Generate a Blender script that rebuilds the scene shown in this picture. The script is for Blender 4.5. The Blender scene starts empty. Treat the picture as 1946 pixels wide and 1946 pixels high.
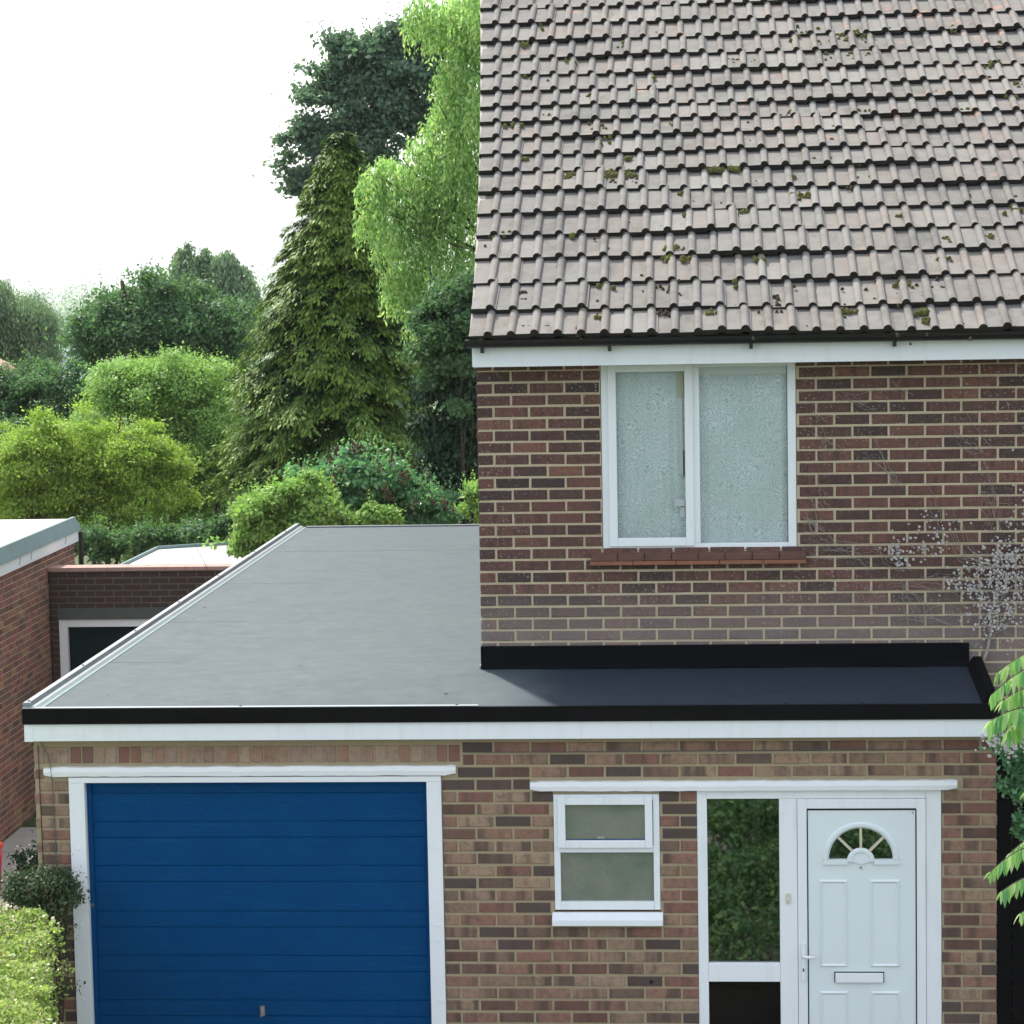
import bpy, bmesh, math, random
import numpy as np
from mathutils import Vector, Matrix
rnd = random.Random(7)
RN = np.random.default_rng(11)
sc = bpy.context.scene
COL = sc.collection
rad = math.radians

# ------------------------------------------------------------------ camera
YAW, PITCH, ROLL, FPX, CAM = rad(4.23), rad(5.57), rad(1.07), 4857.0, np.array([1.4, -16.07, 5.05])
FW = np.array([-math.sin(YAW)*math.cos(PITCH), math.cos(YAW)*math.cos(PITCH), -math.sin(PITCH)])
_rt = np.array([math.cos(YAW), math.sin(YAW), 0.0]); _up = np.cross(_rt, FW)
RT = _rt*math.cos(ROLL) - _up*math.sin(ROLL); UP = _up*math.cos(ROLL) + _rt*math.sin(ROLL)
cd = bpy.data.cameras.new('camera'); cam = bpy.data.objects.new('camera', cd); COL.objects.link(cam)
cd.sensor_width = 36.0; cd.lens = 36.0*FPX/1946.0; cd.clip_start = 0.1; cd.clip_end = 3000
cam.matrix_world = Matrix(((RT[0], UP[0], -FW[0], CAM[0]), (RT[1], UP[1], -FW[1], CAM[1]), (RT[2], UP[2], -FW[2], CAM[2]), (0, 0, 0, 1)))
sc.camera = cam
def at(px, py, Y):
    """world point at depth Y seen along one line of sight (for placing trees)"""
    k = 1946/1932.0
    d = FW*FPX + RT*(px*k-973) - UP*(py*k-973)
    return CAM + d*((Y-CAM[1])/d[1])
def mpp(Y):  # metres per photo pixel at depth Y
    return (Y-CAM[1])/FPX*1946/1932.0

# ------------------------------------------------------------------ light
SUN_EL, SUN_AZ = rad(52), rad(-30)          # azimuth from +Y towards +X
world = bpy.data.worlds.new('World'); sc.world = world; world.use_nodes = True
wt = world.node_tree; bg = wt.nodes['Background']
sky = wt.nodes.new('ShaderNodeTexSky'); sky.sky_type = 'NISHITA'; sky.sun_disc = False
sky.sun_elevation = SUN_EL; sky.sun_rotation = SUN_AZ; sky.air_density = 1.0; sky.dust_density = 4.0; sky.ozone_density = 1.0
mixw = wt.nodes.new('ShaderNodeMixRGB'); mixw.inputs[0].default_value = 0.40
mixw.inputs[2].default_value = (11.5, 12.2, 13.0, 1)      # thin bright overcast veil
wt.links.new(sky.outputs[0], mixw.inputs[1]); wt.links.new(mixw.outputs[0], bg.inputs[0])
bg.inputs[1].default_value = 0.10
sl = bpy.data.lights.new('sun', 'SUN'); sl.energy = 3.3; sl.angle = rad(3.0); sl.color = (1.0, 0.955, 0.88)
so = bpy.data.objects.new('sun', sl); COL.objects.link(so)
sv = Vector((math.sin(SUN_AZ)*math.cos(SUN_EL), math.cos(SUN_AZ)*math.cos(SUN_EL), math.sin(SUN_EL)))
so.rotation_euler = sv.to_track_quat('Z', 'Y').to_euler(); so.location = (-10, 20, 30)
vs = sc.view_settings; vs.view_transform = 'Standard'; vs.look = 'None'; vs.gamma = 1; vs.use_curve_mapping = False; vs.exposure = 1.25
sc.render.engine = 'CYCLES'; sc.cycles.max_bounces = 6; sc.cycles.diffuse_bounces = 3; sc.cycles.transparent_max_bounces = 12
sc.cycles.volume_bounces = 0; sc.cycles.use_denoising = True

# ------------------------------------------------------------------ materials
class NT:
    def __init__(s, name):
        s.m = bpy.data.materials.new(name); s.m.use_nodes = True; s.t = s.m.node_tree
        s.b = s.t.nodes['Principled BSDF']; s.out = s.t.nodes['Material Output']
    def n(s, typ, **kw):
        q = s.t.nodes.new('ShaderNode'+typ)
        for k, v in kw.items():
            if k in ('inp',):
                for a, b in v.items():
                    if isinstance(b, bpy.types.NodeSocket): s.t.links.new(b, q.inputs[a])
                    else: q.inputs[a].default_value = b
            else: setattr(q, k, v)
        return q
    def l(s, a, b): s.t.links.new(a, b)
    def pos(s, sc_=(1, 1, 1)):
        g = s.n('NewGeometry'); m = s.n('Mapping', inp={'Vector': g.outputs['Position'], 'Scale': sc_}); return m.outputs[0]
    def noise(s, scale, detail=4, sc_=(1, 1, 1), rough=.55, vec=None):
        return s.n('TexNoise', inp={'Vector': vec or s.pos(sc_), 'Scale': scale, 'Detail': detail, 'Roughness': rough}).outputs['Fac']
    def ramp(s, fac, stops, interp='LINEAR'):
        r = s.n('ValToRGB', inp={0: fac}); cr = r.color_ramp; cr.interpolation = interp
        while len(cr.elements) > 1: cr.elements.remove(cr.elements[-1])
        cr.elements[0].position = stops[0][0]; cr.elements[0].color = tuple(stops[0][1])+(1,)
        for p, c in stops[1:]:
            e = cr.elements.new(p); e.color = tuple(c)+(1,)
        return r.outputs[0]
    def mix(s, f, a, b, mode='MIX'):
        q = s.n('MixRGB', blend_type=mode)
        for i, v in ((0, f), (1, a), (2, b)):
            if isinstance(v, bpy.types.NodeSocket): s.l(v, q.inputs[i])
            else: q.inputs[i].default_value = v if i == 0 else tuple(v)+(1,)
        return q.outputs[0]
    def math(s, op, a, b=0.0, clamp=False):
        q = s.n('Math', operation=op, use_clamp=clamp)
        for i, v in ((0, a), (1, b)):
            if isinstance(v, bpy.types.NodeSocket): s.l(v, q.inputs[i])
            else: q.inputs[i].default_value = v
        return q.outputs[0]
    def bump(s, h, strength=.3, dist=.01):
        q = s.n('Bump', inp={'Height': h, 'Strength': strength, 'Distance': dist}); s.l(q.outputs[0], s.b.inputs['Normal'])
    def fin(s, col, rough=.8, spec=.3):
        if isinstance(col, bpy.types.NodeSocket): s.l(col, s.b.inputs['Base Color'])
        else: s.b.inputs['Base Color'].default_value = tuple(col)+(1,)
        if isinstance(rough, bpy.types.NodeSocket): s.l(rough, s.b.inputs['Roughness'])
        else: s.b.inputs['Roughness'].default_value = rough
        s.b.inputs['Specular IOR Level'].default_value = spec
        return s.m
g3 = lambda v: (v, v, v)
def plain(name, col, rough=.6, spec=.3, var=.15, scale=6, bump=0.0):
    s = NT(name); f = s.noise(scale, 5)
    c = s.mix(f, tuple(x*(1-var) for x in col), tuple(min(1, x*(1+var)) for x in col))
    if bump: s.bump(s.noise(scale*20, 3), bump, .004)
    return s.fin(c, rough, spec)
def brick_mat(name, stops, island=False, vscale=(40, 40, 3), lich=0.0, blot=.35, blotcol=(.02, .018, .02), pale=None):
    s = NT(name)
    if island: r = s.n('NewGeometry').outputs['Random Per Island']
    else: r = s.n('ObjectInfo').outputs['Random']
    c = s.ramp(r, stops, 'LINEAR')
    # firing bands inside one brick
    P3 = s.n('SeparateXYZ', inp={0: s.pos(vscale)}).outputs
    cv = s.n('CombineXYZ', inp={0: s.math('ADD', s.math('ADD', P3[0], P3[1]), s.math('MULTIPLY', r, 91.0)), 1: s.math('MULTIPLY', r, 57.0), 2: s.math('MULTIPLY', P3[2], .12)}).outputs[0]
    v = s.noise(1.0, 2, vec=cv)
    vm = s.ramp(v, [(.50, g3(0)), (.64, g3(1))])
    c = s.mix(s.math('MULTIPLY', vm, blot), c, blotcol)
    c = s.mix(s.ramp(s.noise(24, 5, rough=.7), [(.35, g3(.45)), (.55, g3(0))]), c, tuple(q*.9 for q in blotcol))
    fine = s.noise(160, 5)
    c = s.mix(s.ramp(fine, [(.3, g3(.0)), (.75, g3(.22))]), c, (.30, .22, .17))
    if lich:
        ln = s.noise(55, 6, rough=.7)
        big = s.noise(1.3, 3)
        m = s.math('MULTIPLY', s.ramp(ln, [(.57, g3(0)), (.66, g3(1))]), s.ramp(big, [(.40, g3(.15)), (.6, g3(lich))]))
        c = s.mix(m, c, (.55, .53, .50))
    if pale:   # mortar haze smeared over the bricks near the roof felt
        z = s.n('SeparateXYZ', inp={0: s.n('NewGeometry').outputs['Position']}).outputs[2]
        m = s.math('MULTIPLY', s.ramp(z, [(0, g3(1)), (1, g3(1))]), 1)
        mr = s.n('MapRange', inp={0: z, 1: pale[0], 2: pale[1], 3: .42, 4: 0.0}).outputs[0]
        m = s.math('MULTIPLY', mr, s.math('ADD', s.noise(3, 4), .45), True)
        c = s.mix(m, c, (.30, .265, .245))
    s.bump(s.noise(120, 5), .5, .004)
    return s.fin(c, .88, .2)
UP_ST = [(0, (.036, .021, .022)), (.18, (.085, .038, .034)), (.36, (.150, .060, .048)), (.52, (.110, .044, .039)), (.68, (.050, .026, .026)), (.84, (.185, .080, .055)), (1, (.030, .022, .024))]
LO_ST = [(0, (.050, .038, .035)), (.10, (.20, .125, .085)), (.22, (.31, .215, .145)), (.34, (.25, .132, .097)), (.46, (.20, .090, .068)), (.54, (.33, .235, .16)), (.64, (.23, .11, .078)), (.73, (.11, .050, .042)), (.82, (.27, .175, .12)), (.90, (.075, .054, .050)), (1, (.055, .044, .043))]
NB_ST = [(0, (.16, .08, .062)), (.25, (.34, .14, .10)), (.45, (.26, .105, .08)), (.6, (.36, .21, .11)), (.75, (.14, .085, .078)), (.9, (.32, .16, .12)), (1, (.09, .06, .055))]
DK_ST = [(0, (.020, .010, .009)), (.5, (.038, .014, .013)), (.8, (.018, .012, .012)), (1, (.045, .020, .018))]
M = {}
M['brick_up'] = brick_mat('purple_brick', UP_ST, vscale=(26, 26, 4), lich=.75, blot=.45, pale=(2.70, 3.02))
M['brick_up_s'] = brick_mat('purple_brick_joined', UP_ST, True, vscale=(26, 26, 4), lich=.75, blot=.45, pale=(2.70, 3.02))
M['brick_lo'] = brick_mat('multi_stock_brick', LO_ST, vscale=(10, 10, 1), blot=.8, blotcol=(.060, .040, .034))
M['brick_lo_s'] = brick_mat('multi_stock_brick_joined', LO_ST, True, vscale=(10, 10, 1), blot=.8, blotcol=(.060, .040, .034))
SO_ST = [(0, (.30, .17, .12)), (.3, (.36, .25, .18)), (.5, (.30, .20, .16)), (.7, (.37, .27, .20)), (.88, (.22, .095, .07)), (1, (.17, .09, .08))]
M['brick_so'] = brick_mat('pale_header_brick', SO_ST, vscale=(14, 14, 14), blot=.25, blotcol=(.12, .08, .07))
M['brick_nb'] = brick_mat('neighbour_brick', NB_ST, vscale=(14, 14, 4), blot=.5)
M['brick_nb_s'] = brick_mat('neighbour_brick_joined', NB_ST, True, vscale=(14, 14, 4), blot=.5)
M['brick_dk'] = brick_mat('dark_brick', DK_ST, vscale=(14, 14, 4), blot=.4)
def mortar(name, col, col2):
    s = NT(name); c = s.mix(s.noise(2.2, 5), col, col2); c = s.mix(s.ramp(s.noise(60, 4), [(.35, g3(0)), (.8, g3(.35))]), c, tuple(x*.6 for x in col))
    s.bump(s.noise(90, 4), .6, .004); return s.fin(c, .95, .1)
M['mort_up'] = mortar('upper_mortar', (.45, .365, .24), (.54, .465, .34))
M['mort_lo'] = mortar('lower_mortar', (.33, .265, .165), (.37, .31, .21))
M['mort_nb'] = mortar('neighbour_mortar', (.50, .38, .29), (.58, .47, .38))
M['mort_dk'] = mortar('dark_mortar', (.12, .095, .08), (.16, .13, .11))
# concrete tiles
s = NT('concrete_tile')
r = s.n('ObjectInfo').outputs['Random']
c = s.ramp(r, [(0, (.120, .114, .106)), (.3, (.148, .143, .135)), (.55, (.132, .121, .112)), (.7, (.160, .142, .128)), (.88, (.180, .174, .163)), (1, (.104, .101, .096))])
n1 = s.noise(9, 6, rough=.65); c = s.mix(s.ramp(n1, [(.38, g3(0)), (.75, g3(.5))]), c, (.235, .222, .205))
zz = s.n('SeparateXYZ', inp={0: s.n('NewGeometry').outputs['Position']}).outputs
ero = s.math('ADD', s.noise(5.5, 6, rough=.7), s.n('MapRange', inp={0: zz[2], 1: 4.6, 2: 7.2, 3: -.03, 4: .045}).outputs[0])
ero = s.math('ADD', ero, s.n('MapRange', inp={0: zz[0], 1: 1.0, 2: 4.0, 3: 0.0, 4: .05}).outputs[0])
c = s.mix(s.ramp(ero, [(.63, g3(0)), (.73, g3(.75))]), c, (.30, .18, .13))       # pigment worn off, pink body shows
c = s.mix(s.ramp(s.noise(3.5, 5), [(.52, g3(0)), (.75, g3(.25))]), c, (.20, .225, .18))
c = s.mix(s.ramp(s.noise(38, 5, rough=.75), [(.70, g3(0)), (.73, g3(.8))]), c, (.62, .60, .55))   # lichen
c = s.mix(s.ramp(s.noise(7, 6, (1, .35, .35), .7), [(.30, g3(.6)), (.46, g3(0))]), c, (.085, .082, .072))
c = s.mix(s.ramp(s.noise(26, 4, rough=.7), [(.30, g3(.9)), (.33, g3(0))]), c, (.03, .028, .02))   # dark moss dots
s.bump(s.noise(110, 5), .6, .004)
M['tile'] = s.fin(c, .92, .15)
M['tile_edge'] = plain('black_tile_edge', (.030, .028, .024), .95, .05, .5, 20, .5)  # near-black colour for the tile front faces
# felt roofs
s = NT('grey_roof_membrane')
n = s.noise(1.0, 6, (3, 12, 1)); n2 = s.noise(3.0, 6); n3 = s.noise(1, 3, (2.5, 45, 1))
c = s.mix(n, (.038, .056, .065), (.051, .070, .079)); c = s.mix(s.ramp(n2, [(.45, g3(0)), (.8, g3(.4))]), c, (.070, .080, .080))
c = s.mix(s.ramp(n3, [(.62, g3(0)), (.72, g3(.3))]), c, (.09, .10, .105))
P_ = s.n('SeparateXYZ', inp={0: s.n('NewGeometry').outputs['Position']}).outputs
# house's shadow over the porch painted in as a soft blue-black fade
t = s.math('ADD', P_[0], s.math('MULTIPLY', P_[1], -.12)); t = s.math('ADD', t, s.math('MULTIPLY', s.noise(4, 4), .35))
f = s.n('MapRange', interpolation_type='SMOOTHSTEP', inp={0: t, 1: .36, 2: .85, 3: 0.0, 4: 1.0}).outputs[0]
blk = s.mix(s.noise(9, 6), (.010, .016, .028), (.028, .038, .056)); blk = s.mix(s.ramp(s.noise(70, 3, (.5, 1.5, 1)), [(.6, g3(0)), (.8, g3(.3))]), blk, (.05, .068, .09))
c = s.mix(f, c, blk)
s.bump(s.noise(40, 4, (.4, 2, 1)), .25, .003)
rr = s.n('MapRange', inp={0: s.noise(9, 5), 1: .3, 2: .7, 3: .70, 4: .80}).outputs[0]
M['deck'] = s.fin(c, rr, .20)
M['trim_black'] = plain('black_roof_trim', (.0045, .004, .004), .75, .08, .3, 8, .25)
M['felt_black'] = plain('black_flashing_felt', (.003, .0035, .005), .8, .06, .3, 20, .3)
M['trim_grey'] = plain('grey_metal_trim', (.20, .23, .24), .5, .4, .2, 9)
M['seam'] = plain('pale_felt_seam', (.09, .10, .105), .7, .2)
M['screw'] = plain('dark_screw', (.02, .025, .03), .5, .4)
s = NT('white_pvc'); c = s.mix(s.noise(2, 4), (.71, .74, .76), (.76, .79, .81)); c = s.mix(s.ramp(s.noise(3, 6, (6, 6, .8), .65), [(.52, g3(0)), (.78, g3(.30))]), c, (.50, .50, .47)); M['white'] = s.fin(c, .38, .35)
M['whitedoor'] = plain('white_door_skin', (.66, .72, .73), .4, .4, .03, 3, .03)
s = NT('white_painted_timber'); c = s.mix(s.noise(3, 4), (.70, .72, .74), (.78, .79, .80))
c = s.mix(s.ramp(s.noise(30, 5, (1, 1, 1.5), .7), [(.66, g3(0)), (.74, g3(.55))]), c, (.42, .40, .37)); s.bump(s.noise(25, 5), .4, .004)
M['paint'] = s.fin(c, .6, .3)
M['gutter'] = plain('black_gutter', (.005, .005, .006), .3, .5)
s = NT('blue_painted_board'); c = s.mix(s.noise(4, 5), (.0, .040, .135), (.0, .060, .180))
c = s.mix(s.ramp(s.noise(1, 6, (2.5, 3, 95), .75), [(.54, g3(0)), (.70, g3(.7))]), c, (.004, .095, .21))
c = s.mix(s.ramp(s.noise(14, 5, (.35, 1, 3), .7), [(.73, g3(0)), (.75, g3(.7))]), c, (.20, .085, .06))
c = s.mix(s.ramp(s.noise(60, 3), [(.3, g3(.35)), (.55, g3(0))]), c, (.001, .02, .09))
s.bump(s.noise(1, 4, (4, 4, 90)), .4, .003)
M['blue'] = s.fin(c, .7, .05)
M['metal'] = plain('worn_metal', (.35, .33, .30), .4, .5); M['metal'].node_tree.nodes['Principled BSDF'].inputs['Metallic'].default_value = .7
M['dark'] = plain('dark_gap', (.008, .01, .012), .7, .2)
M['room'] = plain('dark_interior', (.012, .014, .013), .9, .1)
M['cream'] = plain('cream_plastic', (.55, .52, .38), .5, .3)
M['sill_tile'] = plain('clay_sill_tile', (.12, .062, .048), .75, .25, .35, 14, .3)
M['conc'] = plain('concrete', (.33, .30, .27), .9, .15, .2, 3, .4)
M['dkconc'] = plain('dark_concrete', (.085, .095, .085), .9, .15, .2, 5, .4)
M['pale_felt'] = plain('pale_weathered_roof', (.36, .36, .345), .85, .2, .08, 2, .2)
M['lead'] = plain('grey_green_felt_edge', (.15, .21, .21), .8, .2, .25, 8, .3)
M['green_door'] = plain('dark_green_door_paint', (.003, .014, .012), .8, .15, .3, 6)
M['redbin'] = plain('red_plastic', (.65, .035, .02), .4, .4)
M['fence'] = plain('weathered_fence_board', (.045, .035, .028), .95, .1, .4, 9, .4)
M['blackfence'] = plain('shadow_black_board', (.006, .006, .006), .9, .1, .4, 9, .3)  # board colour darkened to stand in for deep shadow
M['bark'] = plain('bark', (.07, .052, .042), .95, .1, .35, 14, .6)
M['coping'] = plain('red_coping', (.12, .045, .035), .85, .2, .3, 12, .4)
M['coping_top'] = plain('coping_top', (.33, .21, .18), .85, .2, .2, 12)
M['cable'] = plain('grey_cable', (.10, .10, .11), .6, .3)
s = NT('moss_tuft'); M['moss'] = s.fin(s.mix(s.noise(9, 3), (.040, .034, .018), (.12, .13, .03)), .95, .1)
M['moss_brown'] = plain('brown_moss_clod', (.055, .042, .026), .95, .1, .4, 20)
def glass(name, tint, refl=1.0, ior=1.5, body=None, bodyf=0.0):
    s = NT(name); t = s.t; t.nodes.remove(s.b)
    tr = s.n('BsdfTransparent', inp={0: tuple(tint)+(1,)}); gl = s.n('BsdfGlossy', inp={0: (1, 1, 1, 1), 1: .02})
    fr = s.n('Fresnel', inp={0: ior}); f = s.math('MULTIPLY', fr.outputs[0], refl, True)
    mx = s.n('MixShader'); s.l(f, mx.inputs[0]); s.l(tr.outputs[0], mx.inputs[1]); s.l(gl.outputs[0], mx.inputs[2])
    last = mx
    s.l(last.outputs[0], s.out.inputs[0]); return s.m
M['glass'] = glass('window_glass', (.96, .98, .98), .9, 1.5)
M['glassblk'] = glass('black_window_glass', (.12, .14, .14), .3, 1.5)
M['glassdk'] = glass('dark_window_glass', (.35, .4, .38), 4.0, 1.5)
# patterned net curtain
s = NT('floral_lace')
v1 = s.n('TexVoronoi', feature='DISTANCE_TO_EDGE', inp={'Vector': s.mix(.06, s.pos(), s.n('TexNoise', inp={'Vector': s.pos(), 'Scale': 14.0}).outputs['Color']), 'Scale': 44.0}).outputs['Distance']
e = s.ramp(v1, [(.0, g3(.15)), (.07, g3(.7)), (.15, g3(1))])
v2 = s.n('TexVoronoi', feature='DISTANCE_TO_EDGE', inp={'Vector': s.pos(), 'Scale': 100.0}).outputs['Distance']
f1 = s.n('TexVoronoi', feature='F1', inp={'Vector': s.mix(.03, s.pos(), s.n('TexNoise', inp={'Vector': s.pos(), 'Scale': 30.0}).outputs['Color']), 'Scale': 11.0}).outputs['Distance']
rg_ = s.math('SINE', s.math('MULTIPLY', f1, 52.0)); rg_ = s.ramp(s.math('MULTIPLY_ADD', rg_, .5) if False else s.math('ADD', s.math('MULTIPLY', rg_, .5), .5), [(.0, g3(.25)), (.35, g3(1))])
e = s.math('MULTIPLY', s.math('ADD', s.math('MULTIPLY', e, .5), .5), s.math('MULTIPLY', rg_, s.math('ADD', s.ramp(v2, [(0, g3(0)), (.1, g3(.3))]), .7)))
c = s.mix(e, (.32, .46, .47), (.95, .96, .98)); c = s.mix(s.ramp(s.noise(4, 5), [(.35, g3(0)), (.7, g3(1))]), c, s.mix(.40, c, (.54, .60, .57)))
M['lace'] = s.fin(c, .9, .1)
s = NT('frosted_pane')
c = s.mix(s.noise(120, 4), (.13, .145, .12), (.25, .235, .20)); c = s.mix(s.ramp(s.noise(4, 4), [(.4, g3(0)), (.7, g3(.6))]), c, (.06, .12, .09))  # green patches imitate reflected plants in the pane colour
s.bump(s.noise(140, 2), .15, .002); M['frost'] = s.fin(c, .10, 1.0)
LB = 2.3
def leaf(name, cols, rough=.5, trans=.36, tipcol=None, spec=.35, nscale=2.2):
    s = NT(name); r = s.n('NewGeometry').outputs['Random Per Island']
    cols = [tuple(min(.6, v*LB) for v in q) for q in cols]; k = len(cols)-1
    c = s.ramp(r, [(i/k, q) for i, q in enumerate(cols)])
    nn = s.noise(nscale, 3)
    c = s.mix(s.ramp(nn, [(.35, g3(0)), (.7, g3(1))]), s.mix(.28, c, cols[0]), c)
    if tipcol:
        a = s.n('Attribute', attribute_name='tip').outputs['Fac']; c = s.mix(a, c, tipcol)
    s.fin(c, max(rough, .55) if spec < .5 else rough, spec*.45)
    tb = s.n('BsdfTranslucent'); s.l(s.mix(1, c, (1.25, 1.4, .95), 'MULTIPLY'), tb.inputs[0])
    mx = s.n('MixShader', inp={0: trans}); s.l(s.b.outputs[0], mx.inputs[1]); s.l(tb.outputs[0], mx.inputs[2]); s.l(mx.outputs[0], s.out.inputs[0])
    return s.m
M['lf_yel'] = leaf('yellow_green_leaf', [(.06, .10, .018), (.12, .175, .028), (.15, .215, .035), (.09, .145, .025), (.20, .245, .05)], tipcol=(.28, .36, .08))
M['lf_mid'] = leaf('fresh_green_leaf', [(.05, .10, .025), (.09, .155, .04), (.14, .20, .06), (.08, .14, .05), (.17, .24, .09)], tipcol=(.29, .42, .10))
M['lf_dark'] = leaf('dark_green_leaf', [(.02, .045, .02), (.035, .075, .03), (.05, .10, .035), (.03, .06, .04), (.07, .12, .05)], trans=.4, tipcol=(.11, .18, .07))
M['lf_blue'] = leaf('blue_green_leaf', [(.026, .050, .036), (.042, .075, .050), (.058, .10, .065), (.06, .085, .052)], trans=.4, tipcol=(.12, .17, .11))
M['lf_birch'] = leaf('light_birch_leaf', [(.06, .11, .035), (.10, .17, .055), (.14, .22, .075), (.19, .27, .11), (.22, .24, .09)], trans=.42)
M['lf_willow'] = leaf('grey_green_willow_leaf', [(.05, .08, .045), (.08, .115, .07), (.12, .155, .095)], trans=.3)
M['lf_con'] = leaf('cypress_spray', [(.008, .022, .006), (.014, .034, .008), (.020, .045, .010)], trans=.15, tipcol=(.20, .30, .045), nscale=.6)
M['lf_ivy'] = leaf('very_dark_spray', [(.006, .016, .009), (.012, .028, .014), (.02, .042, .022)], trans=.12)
M['lf_ivy2'] = leaf('dull_twiggy_leaf', [(.012, .024, .012), (.025, .045, .018), (.04, .055, .025), (.045, .035, .022)], trans=.2)
M['lf_lil'] = leaf('glossy_shrub_leaf', [(.03, .075, .035), (.045, .11, .05), (.07, .15, .07), (.05, .12, .07)], rough=.32, spec=.6, trans=.4, tipcol=(.17, .28, .14))
M['lf_hedge'] = leaf('hedge_leaf', [(.06, .10, .02), (.11, .16, .035), (.16, .20, .05), (.20, .17, .10), (.10, .15, .05)], rough=.4, spec=.5)
M['lf_sumac'] = leaf('sumac_leaflet', [(.05, .13, .05), (.12, .22, .06), (.24, .32, .12), (.42, .44, .28)], trans=.45)
M['lf_front'] = leaf('front_bed_leaf', [(.025, .06, .03), (.05, .10, .045), (.09, .15, .05), (.035, .08, .04)])
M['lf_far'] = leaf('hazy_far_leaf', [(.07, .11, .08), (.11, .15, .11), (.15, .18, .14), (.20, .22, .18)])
M['flower_brown'] = plain('dead_flower_head', (.085, .055, .040), .95, .1, .3, 20)
M['stem'] = plain('bleached_stem', (.30, .27, .245), .9, .1, .2, 30)
M['seed'] = plain('silver_seed_head', (.44, .41, .40), .95, .1, .2, 30)

# ------------------------------------------------------------------ helpers
def link(name, me, mat=None, parent=None, loc=None):
    o = bpy.data.objects.new(name, me); COL.objects.link(o)
    if mat is not None and me is not None and not me.materials: me.materials.append(M[mat] if isinstance(mat, str) else mat)
    if parent is not None: o.parent = parent
    if loc is not None: o.location = loc
    return o
def tag(o, label=None, cat=None, group=None, kind=None):
    if label: o['label'] = label
    if cat: o['category'] = cat
    if group: o['group'] = group
    if kind: o['kind'] = kind
    return o
def thing(name, label, cat, group=None):
    return tag(link(name, None), label, cat, group)
class MB:
    def __init__(s): s.v = []; s.f = []
    def add(s, vs, fs):
        o = len(s.v); s.v += [tuple(v) for v in vs]; s.f += [tuple(i+o for i in f) for f in fs]; return s
    def box(s, x0, x1, y0, y1, z0, z1):
        return s.add([(x0, y0, z0), (x1, y0, z0), (x1, y1, z0), (x0, y1, z0), (x0, y0, z1), (x1, y0, z1), (x1, y1, z1), (x0, y1, z1)],
                     [(0, 3, 2, 1), (4, 5, 6, 7), (0, 1, 5, 4), (1, 2, 6, 5), (2, 3, 7, 6), (3, 0, 4, 7)])
    def extr(s, prof, x0, x1):
        """closed profile of (y,z) points run along x"""
        n = len(prof); vs = [(x0, y, z) for y, z in prof]+[(x1, y, z) for y, z in prof]
        fs = [(i, (i+1) % n, (i+1) % n+n, i+n) for i in range(n)]+[tuple(range(n))[::-1], tuple(range(n, 2*n))]
        return s.add(vs, fs)
    def extry(s, prof, y0, y1):
        """closed profile of (x,z) points run along y"""
        n = len(prof); vs = [(x, y0, z) for x, z in prof]+[(x, y1, z) for x, z in prof]
        return s.add(vs, [(i, i+n, (i+1) % n+n, (i+1) % n) for i in range(n)]+[tuple(range(n)), tuple(range(n, 2*n))[::-1]])
    def tube(s, pts, r, n=6):
        pts = [Vector(p) for p in pts]; rr = r if isinstance(r, (list, tuple)) else [r]*len(pts)
        o = len(s.v)
        for i, p in enumerate(pts):
            d = (pts[min(i+1, len(pts)-1)]-pts[max(i-1, 0)]).normalized()
            a = d.cross(Vector((0, 0, 1)));  a = a.normalized() if a.length > .05 else Vector((1, 0, 0))
            b = d.cross(a)
            for k in range(n):
                t = 2*math.pi*k/n; s.v.append(tuple(p+(a*math.cos(t)+b*math.sin(t))*rr[i]))
        for i in range(len(pts)-1):
            for k in range(n):
                s.f.append((o+i*n+k, o+i*n+(k+1) % n, o+(i+1)*n+(k+1) % n, o+(i+1)*n+k))
        s.f.append(tuple(o+k for k in range(n))[::-1]); s.f.append(tuple(o+(len(pts)-1)*n+k for k in range(n)))
        return s
    def me(s, name):
        m = bpy.data.meshes.new(name); m.from_pydata(s.v, [], s.f); m.validate(); m.update(); return m
    def build(s, name, mat, parent=None, bevel=0, smooth=False):
        m = s.me(name)
        bm = bmesh.new(); bm.from_mesh(m)
        bmesh.ops.recalc_face_normals(bm, faces=bm.faces)
        if bevel: bmesh.ops.bevel(bm, geom=[e for e in bm.edges if e.calc_face_angle(0) > .6], offset=bevel, segments=2, affect='EDGES', profile=.7)
        bm.to_mesh(m); bm.free()
        if smooth:
            for p in m.polygons: p.use_smooth = True
        return link(name, m, mat, parent)
def box(name, mat, parent, x0, x1, y0, y1, z0, z1, bevel=.003): return MB().box(x0, x1, y0, y1, z0, z1).build(name, mat, parent, bevel)

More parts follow.
